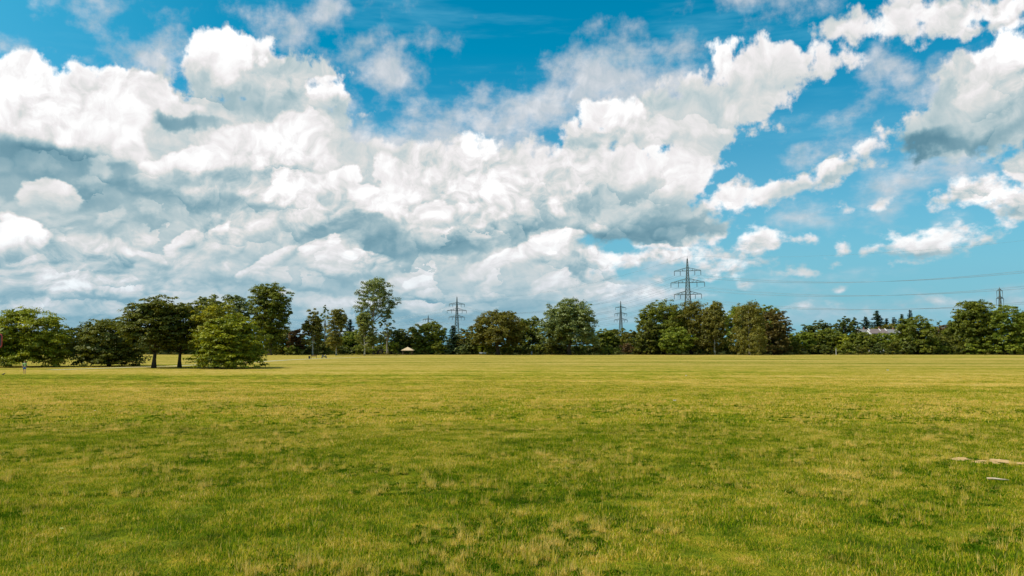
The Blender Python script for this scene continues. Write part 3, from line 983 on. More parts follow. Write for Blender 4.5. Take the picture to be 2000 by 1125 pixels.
# --- far line, left half
tree(404, 574, 62, 292, 'round', 'pale', 'pale rounded tree top showing over the near yellow-green maple', .2)
tree(455, 571, 72, 300, 'round', 'silver', 'grey-green loose tree between the pale tree top and the big poplar', .2, density=.6)
tree(527, 555, 84, 280, 'poplar', 'mid', 'tall full poplar behind the right end of the near group', .12, BARK_GREY)
tree(-30, 632, 90, 300, 'round', 'deep', 'dark tree beyond the meadow outside the left edge')
tree(30, 640, 80, 310, 'round', 'deep', 'dark far tree behind the bright maple at the left edge')
tree(100, 641, 70, 300, 'round', 'deep', 'dark far tree just right behind the leftmost maple')
tree(146, 636, 60, 292, 'round', 'deep', 'dark blue-green far tree in the gap between the first two near maples')
tree(190, 640, 70, 300, 'round', 'deep', 'dark far tree behind the low sweeping maple')
tree(255, 644, 80, 305, 'round', 'deep', 'dark far tree behind the left bare trunk')
tree(335, 642, 80, 300, 'round', 'deep', 'dark far tree behind the right bare trunk')
tree(480, 640, 60, 305, 'round', 'deep', 'dark far tree at the foot of the tall full poplar')
tree(553, 640, 44, 296, 'round', 'mid', 'small rounded green tree right of the tall full poplar')
tree(580, 641, 32, 292, 'round', 'rust', 'reddish brown young tree left of the first birch', .12)
tree(611, 610, 44, 285, 'birch', 'birch', 'leftmost olive birch standing over the bench on the meadow', .16)
tree(634, 596, 20, 305, 'open', 'fresh', 'narrow half-dead tree with a bare spire between two birches', .45, BARK_GREY, density=.8, r0=.22)
tree(657, 613, 52, 272, 'birch', 'birch', 'olive birch on a thin dark stem right of the half-dead spire', .16)
tree(683, 622, 42, 318, 'needle', 'needle', 'dark pine top between the middle and right birches', .2, cat='conifer')
tree(712, 613, 52, 264, 'birch', 'pale', 'light green birch with pale branches in front of the tall airy cottonwood', .17)
tree(729, 549, 82, 292, 'open', 'silver', 'tall airy cottonwood with an open vase crown, tallest tree of the far line', .48, BARK_GREY, density=1.15, r0=.5)
tree(756, 612, 28, 288, 'open', 'silver', 'small leafy side stem at the right foot of the tall airy cottonwood', .35, BARK_GREY, density=1.3)
tree(690, 645, 60, 315, 'round', 'fresh', 'bright low tree behind the right birches')
tree(635, 648, 60, 318, 'round', 'deep', 'dark low tree filling between the left birches')
tree(765, 639, 50, 305, 'round', 'deep', 'dark green tree above the dark shed')
tree(797, 638, 52, 310, 'round', 'dark', 'dark tree right above the pale-roofed shelter')
tree(840, 627, 66, 300, 'round', 'mid', 'rounded mid-green tree right of the pale-roofed shelter', .06)
tree(885, 634, 39, 292, 'needle', 'needle', 'slim dark spruce in front of the three-armed left pylon', .04, cat='conifer')
tree(910, 642, 46, 312, 'round', 'olive', 'olive low tree between the slim spruce and the spreading oak')
# --- middle
tree(972, 606, 98, 285, 'oak', 'olive', 'spreading olive-brown oak on a short stout trunk left of centre', .14, r0=.75)
tree(930, 655, 40, 296, 'round', 'dark', 'small dark tree under the left side of the spreading oak')
tree(1034, 619, 60, 308, 'round', 'mid', 'mid-green tree between the oak and the big round chestnut', .06)
tree(1112, 584, 104, 285, 'dome', 'silver', 'big round chestnut with shiny grey-green leaves, alone right of centre', .11, r0=.7, density=1.35)
tree(1085, 655, 60, 300, 'round', 'deep', 'low dark tree behind the left foot of the big round chestnut')
tree(1180, 643, 50, 330, 'round', 'mid', 'low green tree just right of the big round chestnut')
tree(1204, 640, 56, 345, 'round', 'dark', 'dark rounded tree at the foot of the slim middle pylon')
tree(1240, 644, 50, 332, 'round', 'olive', 'olive tree between the slim middle pylon and the massive tree group')
tree(1296, 585, 96, 298, 'dome', 'mid', 'massive green tree, left half of the large group under the tallest pylon', .04)
tree(1262, 622, 46, 290, 'dome', 'dark', 'dark lower shoulder at the left end of the large group', .03)
tree(1350, 589, 96, 296, 'dome', 'olive', 'massive olive tree, right half of the large group under the tallest pylon', .05, r0=.6)
tree(1396, 598, 56, 288, 'birch', 'birch', 'hanging birch with a thin pale stem at the right end of the large group', .12, hang=.8)
tree(1318, 640, 70, 287, 'round', 'fresh', 'low bright foliage at the foot of the large group')
tree(1448, 593, 76, 325, 'round', 'fresh', 'fresh green rounded crown behind the white-stemmed birch', .05)
tree(1500, 594, 60, 330, 'round', 'fresh', 'fresh green crown rising behind the copper-coloured tree', .05)
tree(1464, 602, 76, 280, 'birch', 'birch', 'large hanging birch with a bright white stem right of the tallest pylon', .16, hang=.8, r0=.36)
tree(1512, 600, 62, 292, 'dome', 'copper', 'copper-brown tree right of the white-stemmed birch', .05)
# --- right
tree(1566, 646, 52, 300, 'round', 'fresh', 'bright low tree right of the copper-brown tree')
tree(1598, 626, 62, 345, 'round', 'deep', 'dark flat-topped tree behind the low green trees')
tree(1612, 642, 74, 304, 'round', 'mid', 'wide low mid-green tree behind the thin white pole')
tree(1652, 619, 58, 350, 'dome', 'deep', 'dark pointed dome tree left of the far firs')
tree(1646, 652, 26, 298, 'round', 'lime', 'small lime-yellow bush top right of the thin white pole')
tree(1684, 649, 62, 306, 'round', 'mid', 'low tree in front of the left end of the house row')
tree(1728, 649, 66, 306, 'round', 'fresh', 'low light green tree in front of the white-gabled house')
tree(1692, 617, 42, 450, 'needle', 'needle', 'dark fir left of the tallest far fir', .25, cat='conifer')
tree(1715, 605, 54, 440, 'needle', 'needle', 'tallest dark fir behind the house row', .15, cat='conifer')
tree(1733, 620, 33, 462, 'needle', 'needle', 'small dark fir right of the tallest far fir', .2, cat='conifer')
tree(1748, 618, 30, 452, 'needle', 'needle', 'slim fir, middle of the far firs', .2, cat='conifer')
tree(1763, 612, 33, 456, 'needle', 'needle', 'narrow dark fir right of the middle of the far firs', .2, cat='conifer')
tree(1780, 604, 30, 462, 'needle', 'needle', 'thin fir top rising above the leafy tree at the right', .2, cat='conifer')
tree(1732, 632, 66, 436, 'round', 'olive', 'olive tree behind the roofs and below the far firs')
tree(1768, 634, 50, 430, 'round', 'rust', 'brownish tree behind the right end of the left house row')
tree(1792, 616, 74, 296, 'dome', 'mid', 'leafy mid-green tree standing between the two house rows', .04)
tree(1833, 626, 18, 440, 'open', 'silver', 'small bluish tree top between the two house rows', .3)
tree(1852, 632, 56, 405, 'round', 'rust', 'rusty olive tree behind the right house row')
tree(1842, 654, 56, 302, 'round', 'dark', 'low dark tree in front of the right house row')
tree(1874, 622, 60, 318, 'round', 'mid', 'green tree at the right end of the right house row')
tree(1906, 589, 80, 297, 'poplar', 'mid', 'tall bushy green tree left of the box-shaped pylon', .03)
tree(1967, 594, 84, 292, 'dome', 'fresh', 'big bright green tree in front of the box-shaped pylon', .04)
tree(2020, 598, 66, 300, 'round', 'mid', 'green tree cut by the right edge of the picture')
tree(2095, 610, 90, 300, 'round', 'mid', 'green tree just outside the right edge')
tree(-110, 630, 110, 300, 'round', 'deep', 'dark tree further outside the left edge')

# --- shrubs along the foot of the tree line
SHR = [(150, 'deep', 'shrub in the gap between the first two near maples'), (545, 'mid', 'shrub right of the foot of the tall full poplar'),
       (572, 'fresh', 'shrub left of the reddish brown young tree'), (600, 'deep', 'shrub behind the leftmost birch'),
       (632, 'dark', 'shrub at the foot of the half-dead spire'), (668, 'deep', 'dark shrub right of the middle birch'),
       (700, 'mid', 'shrub left of the light green birch'), (726, 'fresh', 'fresh shrub left of the dark shed'),
       (762, 'fresh', 'light shrub between the dark shed and the pale-roofed shelter'), (781, 'deep', 'dark shrub left of the pale-roofed shelter'),
       (817, 'mid', 'shrub right of the pale-roofed shelter'), (838, 'fresh', 'light shrub below the rounded mid-green tree'),
       (864, 'mid', 'shrub left of the slim dark spruce'), (902, 'silver', 'bluish shrub right of the slim dark spruce'),
       (922, 'mid', 'shrub left of the white bench'), (956, 'fresh', 'light shrub behind the trunk of the spreading oak'),
       (992, 'mid', 'shrub right of the trunk of the spreading oak'), (1022, 'dark', 'dark shrub right of the grey litter bin'),
       (1048, 'mid', 'shrub midway between oak and chestnut'), (1076, 'dark', 'dark shrub left of the chestnut trunk'),
       (1130, 'mid', 'shrub right of the chestnut trunk'), (1160, 'olive', 'olive shrub below the right side of the chestnut'),
       (1188, 'mid', 'shrub left below the slim middle pylon'), (1218, 'rust', 'brownish shrub right below the slim middle pylon'),
       (1246, 'dark', 'dark shrub left of the large group'), (1285, 'deep', 'dark shrub under the left of the large group'),
       (1330, 'mid', 'shrub under the middle of the large group'), (1372, 'deep', 'dark shrub under the right of the large group'),
       (1418, 'mid', 'shrub left of the white-stemmed birch'), (1440, 'deep', 'dark shrub close left of the white birch stem'),
       (1490, 'deep', 'dark shrub below the copper-brown tree'), (1526, 'copper', 'coppery shrub at the right foot of the copper-brown tree'),
       (1552, 'dark', 'dark shrub right of the copper-brown tree'), (1588, 'dark', 'shrub well left of the thin white pole'),
       (1618, 'deep', 'dark shrub close left of the thin white pole'), (1650, 'mid', 'shrub right of the thin white pole'),
       (1682, 'dark', 'shrub in front of the left end of the left house row'), (1712, 'deep', 'dark shrub below the white gable'),
       (1744, 'dark', 'shrub below the right end of the left house row'), (1776, 'deep', 'dark shrub at the left foot of the leafy mid-green tree'),
       (1812, 'dark', 'shrub at the right foot of the leafy mid-green tree'), (1840, 'mid', 'shrub below the right house row'),
       (1872, 'dark', 'dark shrub left of the tall bushy tree'), (1902, 'fresh', 'light shrub at the foot of the tall bushy tree'),
       (1934, 'mid', 'shrub left below the box-shaped pylon'), (1962, 'fresh', 'light shrub below the box-shaped pylon'),
       (1992, 'dark', 'shrub at the right edge of the picture')]
rs = random.Random(77)
for i, (x, lf, lab) in enumerate(SHR):
    h = rs.uniform(664, 676)
    tree(x, h, rs.uniform(30, 44), 290 + rs.uniform(0, 7), 'shrub', lf, 'low ' + lab, 0.0, cat='shrub', seed=900 + i, group='shrubs along the foot of the tree line')
tree(12, 690, 46, 132, 'shrub', 'silver', 'blue-green shrub under the left side of the leftmost maple', 0.0, cat='shrub')


# continuous undergrowth at the foot of the wood
g_ = np.random.default_rng(3)
lob = []
x = -250.0
while x < 250:
    hgt = g_.uniform(2.0, 4.2)
    lob.append(((x, 298.5 + g_.uniform(-1.5, 1.5), hgt * .35), (g_.uniform(2.2, 3.6), 1.6, hgt * .62)))
    x += g_.uniform(1.6, 2.8)
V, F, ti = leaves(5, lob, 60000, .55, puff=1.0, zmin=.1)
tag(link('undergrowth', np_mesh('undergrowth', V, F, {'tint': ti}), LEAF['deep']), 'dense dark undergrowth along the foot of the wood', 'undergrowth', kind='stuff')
lob = []
x = -330.0
while x < 330:
    hgt = g_.uniform(5.5, 8.2)
    lob.append(((x, 330 + g_.uniform(-3, 3), hgt * .45), (g_.uniform(3.2, 5.0), 2.2, hgt * .56)))
    x += g_.uniform(2.2, 3.8)
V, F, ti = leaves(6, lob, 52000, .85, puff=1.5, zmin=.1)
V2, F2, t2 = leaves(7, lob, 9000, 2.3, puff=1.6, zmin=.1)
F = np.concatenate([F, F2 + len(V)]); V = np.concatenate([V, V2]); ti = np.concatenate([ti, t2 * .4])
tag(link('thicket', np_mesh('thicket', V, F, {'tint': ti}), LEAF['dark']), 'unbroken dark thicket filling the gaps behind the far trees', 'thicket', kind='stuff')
lob = []
x = -260.0
while x < 260:                                                          # unmown fringe before the wood
    lob.append(((x, 293 + g_.uniform(-1, 1) ** 3 * 16, .1), (g_.uniform(1.0, 3.6), g_.uniform(.5, 2.0), g_.uniform(.35, 1.0) + (g_.random() < .12) * g_.uniform(.3, 1.3))))
    x += g_.uniform(.6, 2.2)
V, F, ti = leaves(8, lob, 26000, .34, puff=.45, zmin=.02)
tag(link('long_grass', np_mesh('long_grass', V, F, {'tint': ti}), LEAF['olive']), 'unmown long grass and weeds fringing the meadow before the wood', 'long grass', kind='stuff')
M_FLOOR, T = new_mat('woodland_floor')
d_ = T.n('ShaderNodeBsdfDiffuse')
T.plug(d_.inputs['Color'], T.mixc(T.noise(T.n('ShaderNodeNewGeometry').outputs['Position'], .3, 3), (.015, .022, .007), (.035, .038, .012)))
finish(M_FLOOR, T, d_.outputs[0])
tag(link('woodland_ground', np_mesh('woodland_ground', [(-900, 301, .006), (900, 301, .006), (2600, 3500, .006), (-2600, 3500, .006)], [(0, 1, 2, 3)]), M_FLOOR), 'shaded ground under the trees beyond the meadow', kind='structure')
print('LEAFTRIS', TRI_LOG[0])
# ------------------------------------------------------------------ pylons and power lines
M_STEEL = rough_mat('green_grey_steel', (0.09, 0.125, 0.11), (0.17, 0.20, 0.185), .6, 0.6, 0.3, bump=0)
M_WIRE = rough_mat('aluminium_cable', (0.24, 0.32, 0.36), (0.32, 0.40, 0.43), .3, 0.5, 0.5, bump=0)
M_INSUL = rough_mat('brown_insulator', (0.07, 0.05, 0.04), (0.12, 0.09, 0.07), 2, 0.35, bump=0)


def bar(mb, a, b, r):
    mb.tube([a, b], r, 4, False)


def pylon(px, D, top, arms, label, yaw, base_w=7.0, thick=1.0, kind='danube'):
    """lattice tower; arms: list of (height pixel, half span in m)"""
    H = at_depth(px, D, top).z
    root = empty('power_pylon', at_depth(px, D), yaw)
    def hw(z):
        t = z / H
        return max(0.10, base_w / 2 * (1 - t) ** 1.15 * .72 + 0.55 * (1 - t) ** .4)
    zs = [0]
    while zs[-1] < H * .97:
        zs.append(min(H * .985, zs[-1] + max(1.5, hw(zs[-1]) * 1.75)))
    for sx, sy in ((-1, -1), (1, -1), (1, 1), (-1, 1)):
        mb = MB()
        mb.tube([(sx * hw(z), sy * hw(z), z) for z in zs], [.17 * thick] * len(zs), 4)
        mb.build('leg', M_STEEL, root)
    mb = MB()
    for a, b in zip(zs, zs[1:]):
        p, q = hw(a), hw(b)
        for (u0, v0), (u1, v1) in (((-1, -1), (1, -1)), ((1, -1), (1, 1)), ((1, 1), (-1, 1)), ((-1, 1), (-1, -1))):
            bar(mb, (u0 * p, v0 * p, a), (u1 * q, v1 * q, b), .10 * thick)
            bar(mb, (u1 * p, v1 * p, a), (u0 * q, v0 * q, b), .10 * thick)
            bar(mb, (u0 * q, v0 * q, b), (u1 * q, v1 * q, b), .08 * thick)
    tag(mb.build('bracing', M_STEEL, root), kind='stuff')
    mb = MB(); mb.tube([(0, 0, H * .95), (0, 0, H)], [.14 * thick, .07 * thick], 4); mb.build('peak', M_STEEL, root)
    tips = []
    for (ay, half) in arms:
        z = at_depth(px, D, ay).z
        mb = MB()
        w0, rise = hw(z), max(1.6, half * .24)
        for s in (-1, 1):
            tip = Vector((s * half, 0, z))
            for sy in (-1, 1):
                bar(mb, (s * w0 * .2, sy * w0, z), tip, .15 * thick)
                bar(mb, (s * w0, sy * w0, z + rise), tip + Vector((0, 0, .15)), .11 * thick)
            n = max(3, int(half / 2.2))
            for k in range(1, n):
                t = k / n
                lo = Vector((s * w0, -w0, z)).lerp(tip, t); hi = Vector((s * w0, -w0, z + rise)).lerp(tip, t)
                lo2 = Vector((s * w0, w0, z)).lerp(tip, t); hi2 = Vector((s * w0, w0, z + rise)).lerp(tip, t)
                hi3 = Vector((s * w0, -w0, z + rise)).lerp(tip, (k - 1) / n)
                bar(mb, lo, hi, .07 * thick); bar(mb, lo2, hi2, .07 * thick); bar(mb, lo, lo2, .07 * thick); bar(mb, lo, hi3, .07 * thick)
        mb.build('cross_arm', M_STEEL, root)
        for s in (-1, 1):
            for f in ((1.0,) if half < 7 else (1.0, .55)):
                il = MB()
                L = 2.6 if kind == 'danube' else 6.0
                il.tube([(s * half * f, 0, z), (s * half * f, 0, z - L)], [.13 * thick, .13 * thick], 5)
                for q in range(4): il.tube([(s * half * f, 0, z - .5 - q * .5), (s * half * f, 0, z - .62 - q * .5)], [.24 * thick, .24 * thick], 6)
                il.build('insulator', M_INSUL, root)
                if f == 1.0 or half >= 7: tips.append((Vector((s * half * f, 0, z - L)), s, f))
    tag(root, label, 'pylon', 'lattice power pylons')
    m = Matrix.Translation(root.location) @ Matrix.Rotation(yaw, 4, 'Z')
    return dict(peak=m @ Vector((0, 0, H)), tips=[(m @ t, s, f) for t, s, f in tips])


ARM = [(529, 7.4), (552, 9.4), (575, 7.6)]
P1 = pylon(1345, 450, 500, ARM, 'tallest lattice power pylon with three cross arms, above the massive tree group', R(-20), thick=.95)
sc = lambda D, top: [(675 - (675 - a) * (675 - top) / 175.0, h * 1.05) for a, h in ARM]
P2 = pylon(892, 800, 578, sc(800, 578), 'left lattice pylon with three wide arms, above the slim dark spruce', R(14), thick=1.25)
P3 = pylon(522, 900, 590, sc(900, 590), 'far lattice pylon hidden behind the tall full poplar', R(5), thick=1.25)
P4 = pylon(1213, 880, 587, [(601, 6.0), (613, 7.0), (625, 7.6)], 'slim middle lattice pylon seen nearly end on, over the low trees', R(10), thick=1.25, base_w=6)
P5 = pylon(836, 1250, 615, [(624, 8.0), (634, 10.0), (642, 8.0)], 'smallest far pylon tip rising just left of the left pylon', R(10), thick=2.0)
P6 = pylon(1957, 640, 560, [(568, 2.3), (583, 2.9)], 'narrow box-shaped pylon with hanging insulators over the bright tree at the right', R(0), base_w=4.6, thick=1.2, kind='box')
# the next tower, to the right outside the frame, carries the cables
zt = lambda z: z
P0 = pylon(2480, 300, 405, [(675 - (675 - a) * 270 / 175.0, h) for a, h in ARM], 'near lattice pylon outside the right edge that the cables run to', R(-38), thick=1.0)
P7 = dict(peak=Vector((520, 700, 44)), tips=[(Vector((520 + s * h, 700, z)), s, 1.0) for z, h in ((40, 2.3), (30, 2.9)) for s in (-1, 1)])


def cable(a, b, sag, label, r):
    n = 40
    pts = []
    for i in range(n + 1):
        t = i / n
        p = a.lerp(b, t)
        p.z -= sag * 4 * t * (1 - t)
        pts.append(p)
    mb = MB(); mb.tube(pts, r, 4, False)
    tag(mb.build('power_cable', M_WIRE), label, 'power cable', 'cables strung between the pylons')


def span(A, B, sag, r, where):
    cable(A['peak'], B['peak'], sag * .7, 'thin topmost cable ' + where, r * .7)
    key = lambda T: sorted(range(len(T['tips'])), key=lambda i: (-round(T['tips'][i][0].z), T['tips'][i][1], T['tips'][i][2]))
    for ia, ib in zip(key(A), key(B)):
        (p, s, f), (q, _, _) = A['tips'][ia], B['tips'][ib]
        lvl = sorted({-round(t[0].z) for t in A['tips']}).index(-round(p.z))
        nm = ('top', 'middle', 'bottom')[min(lvl, 2)]
        cable(p, q, sag, f"{nm} arm's {'outer' if f == 1.0 else 'inner'} {'left' if s < 0 else 'right'} cable {where}", r)


span(P1, P0, 9.5, .042, 'from the tallest pylon to the right edge')
span(P1, P2, 13.0, .045, 'from the tallest to the wide-armed left pylon')
span(P2, P3, 13.0, .055, 'from the wide-armed left pylon leftwards')
span(P4, P5, 10.0, .06, 'from the slim middle pylon to the farthest pylon')

# ------------------------------------------------------------------ houses behind the hedge
M_WHITE = rough_mat('white_render', (0.62, 0.61, 0.58), (0.72, 0.71, 0.69), 1.2, 0.9)
M_CREAM = rough_mat('cream_render', (0.56, 0.52, 0.45), (0.64, 0.60, 0.52), 1.2, 0.9)
M_ROOF_R = rough_mat('brown_red_tiles', (0.13, 0.095, 0.09), (0.21, 0.16, 0.15), 6, 0.85, stretch=(1, 1, 4))
M_ROOF_G = rough_mat('grey_tiles', (0.13, 0.13, 0.13), (0.24, 0.23, 0.22), 6, 0.85, stretch=(1, 1, 4))
M_GLASS = rough_mat('dark_glass', (0.03, 0.04, 0.05), (0.05, 0.06, 0.07), 1, 0.12, bump=0)
M_BRICK = rough_mat('chimney_brick', (0.25, 0.12, 0.08), (0.34, 0.18, 0.12), 8, 0.9)


def house(px0, px1, ridge, eave, D, wallm, roofm, label, gable_right=False, parapets=()):
    a, b = at_depth(px0, D), at_depth(px1, D)
    w = b.x - a.x
    zr, ze = at_depth(px0, D, ridge).z, at_depth(px0, D, eave).z
    dp = 8.0
    root = empty('row_house', ((a.x + b.x) / 2, D, 0))
    h = w / 2
    mb = MB()
    mb.box((0, dp / 2, ze / 2), (w, dp, ze))
    for s in (-1, 1):
        mb.poly([(s * h, 0, ze), (s * h, dp, ze), (s * h, dp / 2, zr - .1)], [(0, 1, 2)])
    mb.build('wall', wallm, root)
    e = .25
    mb = MB()
    mb.poly([(-h - e, -.5, ze - .25), (h + e, -.5, ze - .25), (h + e, dp / 2, zr), (-h - e, dp / 2, zr), (h + e, dp + .5, ze - .25), (-h - e, dp + .5, ze - .25),
             (-h - e, -.5, ze - .02), (h + e, -.5, ze - .02), (h + e, dp / 2, zr + .22), (-h - e, dp / 2, zr + .22), (h + e, dp + .5, ze - .02), (-h - e, dp + .5, ze - .02)],
            [(0, 1, 2, 3), (3, 2, 4, 5), (6, 7, 8, 9), (9, 8, 10, 11), (0, 1, 7, 6), (4, 5, 11, 10), (1, 2, 8, 7), (2, 4, 10, 8), (0, 3, 9, 6), (3, 5, 11, 9)])
    rf = mb.build('roof', roofm, root)
    c = MB(); c.box((w * .18, dp / 2, zr + .55), (.7, .7, 1.3)); c.box((w * .18, dp / 2, zr + 1.25), (.85, .85, .12)); c.build('chimney', M_BRICK, rf)
    for x in parapets:       # white fire walls standing proud of the roof
        mb = MB()
        t = .22
        X = x * h
        mb.poly([(X - t, -.7, ze - .6), (X - t, dp / 2, zr + .5), (X - t, dp + .7, ze - .6), (X + t, -.7, ze - .6), (X + t, dp / 2, zr + .5), (X + t, dp + .7, ze - .6),
                 (X - t, -.7, ze - 1.6), (X + t, -.7, ze - 1.6), (X - t, dp + .7, ze - 1.6), (X + t, dp + .7, ze - 1.6)],
                [(6, 0, 1, 2, 8), (7, 9, 5, 4, 3), (0, 3, 4, 1), (1, 4, 5, 2), (6, 7, 3, 0), (2, 5, 9, 8), (8, 9, 7, 6)])
        mb.build('fire_wall', M_WHITE, root)
    nwin = max(2, int(w / 3))
    for i in range(nwin):
        for zz in (1.5, ze - 1.9):
            f = MB(); x = -h + w * (i + .5) / nwin
            f.box((x, -.04, zz), (1.3, .12, 1.3)); fr = f.build('window', M_WHITE, root)
            g2 = MB(); g2.box((x, -.115, zz), (1.08, .03, 1.08)); g2.build('pane', M_GLASS, fr)
    tag(root, label, 'house')


house(1680, 1702, 643.5, 650, 420, M_CREAM, M_ROOF_G, 'grey-roofed row house at the left end of the left house row', parapets=(-.9,))
house(1703, 1736, 643, 651, 416, M_CREAM, M_ROOF_R, 'row house with a reddish brown roof and bright white gable end', parapets=(-.97, .3, 1.02))
house(1737, 1760, 643.5, 650, 422, M_CREAM, M_ROOF_G, 'grey-roofed row house right of the bright white gable', parapets=(.85,))
house(1829, 1845, 642, 651, 418, M_CREAM, M_ROOF_R, 'row house with a dark reddish roof between white walls in the right house row', parapets=(-1.0, .05))
house(1846, 1868, 641, 650, 420, M_CREAM, M_ROOF_G, 'grey-roofed row house at the right end of the right house row', parapets=(-.4, .6))

# ------------------------------------------------------------------ shelter, shed, small furniture
M_WOOD = rough_mat('tan_wooden_shingles', (0.46, 0.34, 0.20), (0.62, 0.47, 0.30), 5, 0.85, stretch=(1, 1, 5))
M_POST = rough_mat('weathered_brown_wood', (0.09, 0.06, 0.045), (0.17, 0.12, 0.09), 5, 0.85, stretch=(3, 3, .6))
M_DARKW = rough_mat('dark_stained_wood', (0.035, 0.026, 0.032), (0.075, 0.055, 0.06), 5, 0.8, stretch=(5, 1, .5))
M_FELT = rough_mat('grey_roof_felt', (0.17, 0.15, 0.12), (0.25, 0.22, 0.18), 5, 0.95)
M_BLACK = rough_mat('black_paint', (0.012, 0.013, 0.014), (0.03, 0.03, 0.03), 8, 0.4)
M_GREY = rough_mat('grey_metal', (0.20, 0.21, 0.24), (0.32, 0.33, 0.36), 4, 0.45, 0.4)
M_RED = rough_mat('red_enamel', (0.30, 0.02, 0.015), (0.40, 0.035, 0.02), 6, 0.35)
M_MAROON = rough_mat('maroon_boards', (0.09, 0.022, 0.02), (0.15, 0.045, 0.035), 6, 0.6)
M_WPAINT = rough_mat('white_paint', (0.70, 0.71, 0.68), (0.82, 0.82, 0.80), 5, 0.5)

D = 286.0
c = at_depth(796.5, D)
g0 = empty('park_shelter', c)
zt, ze = at_depth(796, D, 677.5).z, at_depth(796, D, 684).z
hw_ = 2.15
mb = MB()
mb.poly([(-hw_, -hw_, ze), (hw_, -hw_, ze), (hw_, hw_, ze), (-hw_, hw_, ze), (0, 0, zt), (-hw_, -hw_, ze - .16), (hw_, -hw_, ze - .16), (hw_, hw_, ze - .16), (-hw_, hw_, ze - .16)],
        [(0, 1, 4), (1, 2, 4), (2, 3, 4), (3, 0, 4), (5, 6, 1, 0), (6, 7, 2, 1), (7, 8, 3, 2), (8, 5, 0, 3), (8, 7, 6, 5)])
rf = mb.build('roof', M_WOOD, g0)
mb = MB(); mb.tube([(0, 0, zt - .1), (0, 0, zt + .35)], [.09, .03], 6); mb.build('finial', M_POST, rf)
for sx in (-1, 1):
    for sy in (-1, 1):
        mb = MB(); mb.tube([(sx * 1.6, sy * 1.6, 0), (sx * 1.6, sy * 1.6, ze + .05)], .10, 6); mb.build('post', M_POST, g0)
mb = MB(); mb.box((0, 1.3, .45), (2.6, .4, .08)); mb.box((-1.1, 1.3, .2), (.1, .35, .42)); mb.box((1.1, 1.3, .2), (.1, .35, .42)); mb.build('seat', M_POST, g0)
tag(g0, 'small open park shelter with a pale tan pyramid roof below the dark trees', 'shelter')

c = at_depth(743.5, 293)
s0 = empty('garden_shed', c)
w_ = 15.5 / FPX * 293
hh = at_depth(743, 293, 684).z
for i in range(9):
    mb = MB(); mb.box((-w_ / 2 + w_ * (i + .5) / 9, -.02 * (i % 2), hh / 2), (w_ / 9 - .03, .06, hh)); mb.build('board', M_DARKW, s0)
mb = MB(); mb.box((0, 1.25, hh / 2), (w_ - .06, 2.4, hh - .02)); mb.build('wall', M_DARKW, s0)
mb = MB(); mb.box((0, 1.2, hh + .12), (w_ + .5, 3.1, .2)); mb.build('roof', M_FELT, s0)
mb = MB(); mb.box((.1, -.07, .95), (.85, .06, 1.9)); dr = mb.build('door', M_POST, s0)
mb = MB(); mb.tube([(.4, -.10, .95), (.4, -.16, .95)], .035, 6); mb.build('handle', M_GREY, dr)
tag(s0, 'dark wooden shed with a flat grey roof beside the light green birch', 'shed')


def bench(px, D_, m, label, L=1.7, rz=0.0, back=True):
    r_ = empty('park_bench', at_depth(px, D_), rz)
    for k in range(3):
        mb = MB(); mb.box((0, -.14 + .15 * k, .46), (L, .12, .045)); mb.build('seat_slat', m, r_)
    if back:
        for k in range(2):
            mb = MB(); mb.box((0, .27 + .03 * k, .66 + .18 * k), (L, .035, .13)); mb.build('back_slat', m, r_)
    for s in (-1, 1):
        mb = MB(); mb.box((s * L * .42, 0, .22), (.07, .42, .44)); mb.build('leg', M_BLACK, r_)
        if back:
            mb = MB(); mb.box((s * L * .42, .27, .62), (.06, .05, .5)); mb.build('backrest_post', M_BLACK, r_)
    tag(r_, label, 'bench')


bench(613.5, 206, M_MAROON, 'small maroon wooden bench beside the path under the leftmost birch', 1.5, R(12))
bench(943, 288, M_WPAINT, 'white bench in the shade left of the oak trunk', 2.6, 0)


def bin_(px, D_, m, label, h=.85, r=.24):
    r_ = empty('litter_bin', at_depth(px, D_))
    mb = MB(); mb.tube([(0, 0, .05), (0, 0, h * .5), (0, 0, h * .9)], [r * .86, r, r], 14); mb.build('body', m, r_)
    mb = MB(); mb.tube([(0, 0, h * .9 + .003), (0, 0, h * .95), (0, 0, h)], [r * 1.1, r * 1.1, r * .45], 14); mb.build('lid', M_BLACK, r_)
    mb = MB(); mb.tube([(0, 0, 0), (0, 0, .05)], [r * .6, r * .6], 10); mb.build('foot', M_BLACK, r_)
    tag(r_, label, 'litter bin')


bin_(604.8, 201, M_BLACK, 'black litter bin left of the maroon bench', .72, .27)
bin_(1038.3, 287, M_GREY, 'grey litter bin in the shade between oak and chestnut', 1.3, .30)

# dark motor scooter parked by the path
c = at_depth(633.5, 212)
sc0 = empty('motor_scooter', c, R(14))
for s in (-1, 1):
    mb = MB()
    ring = [(s * .52 + .19 * math.cos(a * math.pi / 8), 0, .235 + .19 * math.sin(a * math.pi / 8)) for a in range(17)]
    mb.tube(ring, .05, 6, False); wh = mb.build('wheel', M_BLACK, sc0, True)
    mb = MB(); mb.tube([(s * .52, -.04, .235), (s * .52, .04, .235)], .12, 10); mb.build('rim', M_GREY, wh)
mb = MB(); mb.tube([(-.62, 0, .62), (-.3, 0, .56), (-.1, 0, .42), (.22, 0, .34), (.40, 0, .62), (.36, 0, .95)], [.10, .17, .15, .13, .11, .07], 8); mb.build('body', M_BLACK, sc0, True)
mb = MB(); mb.tube([(-.62, 0, .76), (-.35, 0, .79), (-.08, 0, .74)], [.07, .11, .07], 8); mb.build('seat', M_BLACK, sc0, True)
mb = MB(); mb.tube([(.36, -.3, 1.02), (.36, 0, .96), (.36, .3, 1.02)], .028, 6); mb.build('handlebar', M_GREY, sc0)
mb = MB(); mb.box((.47, 0, .66), (.05, .34, .46)); mb.build('front_shield', M_WPAINT, sc0)
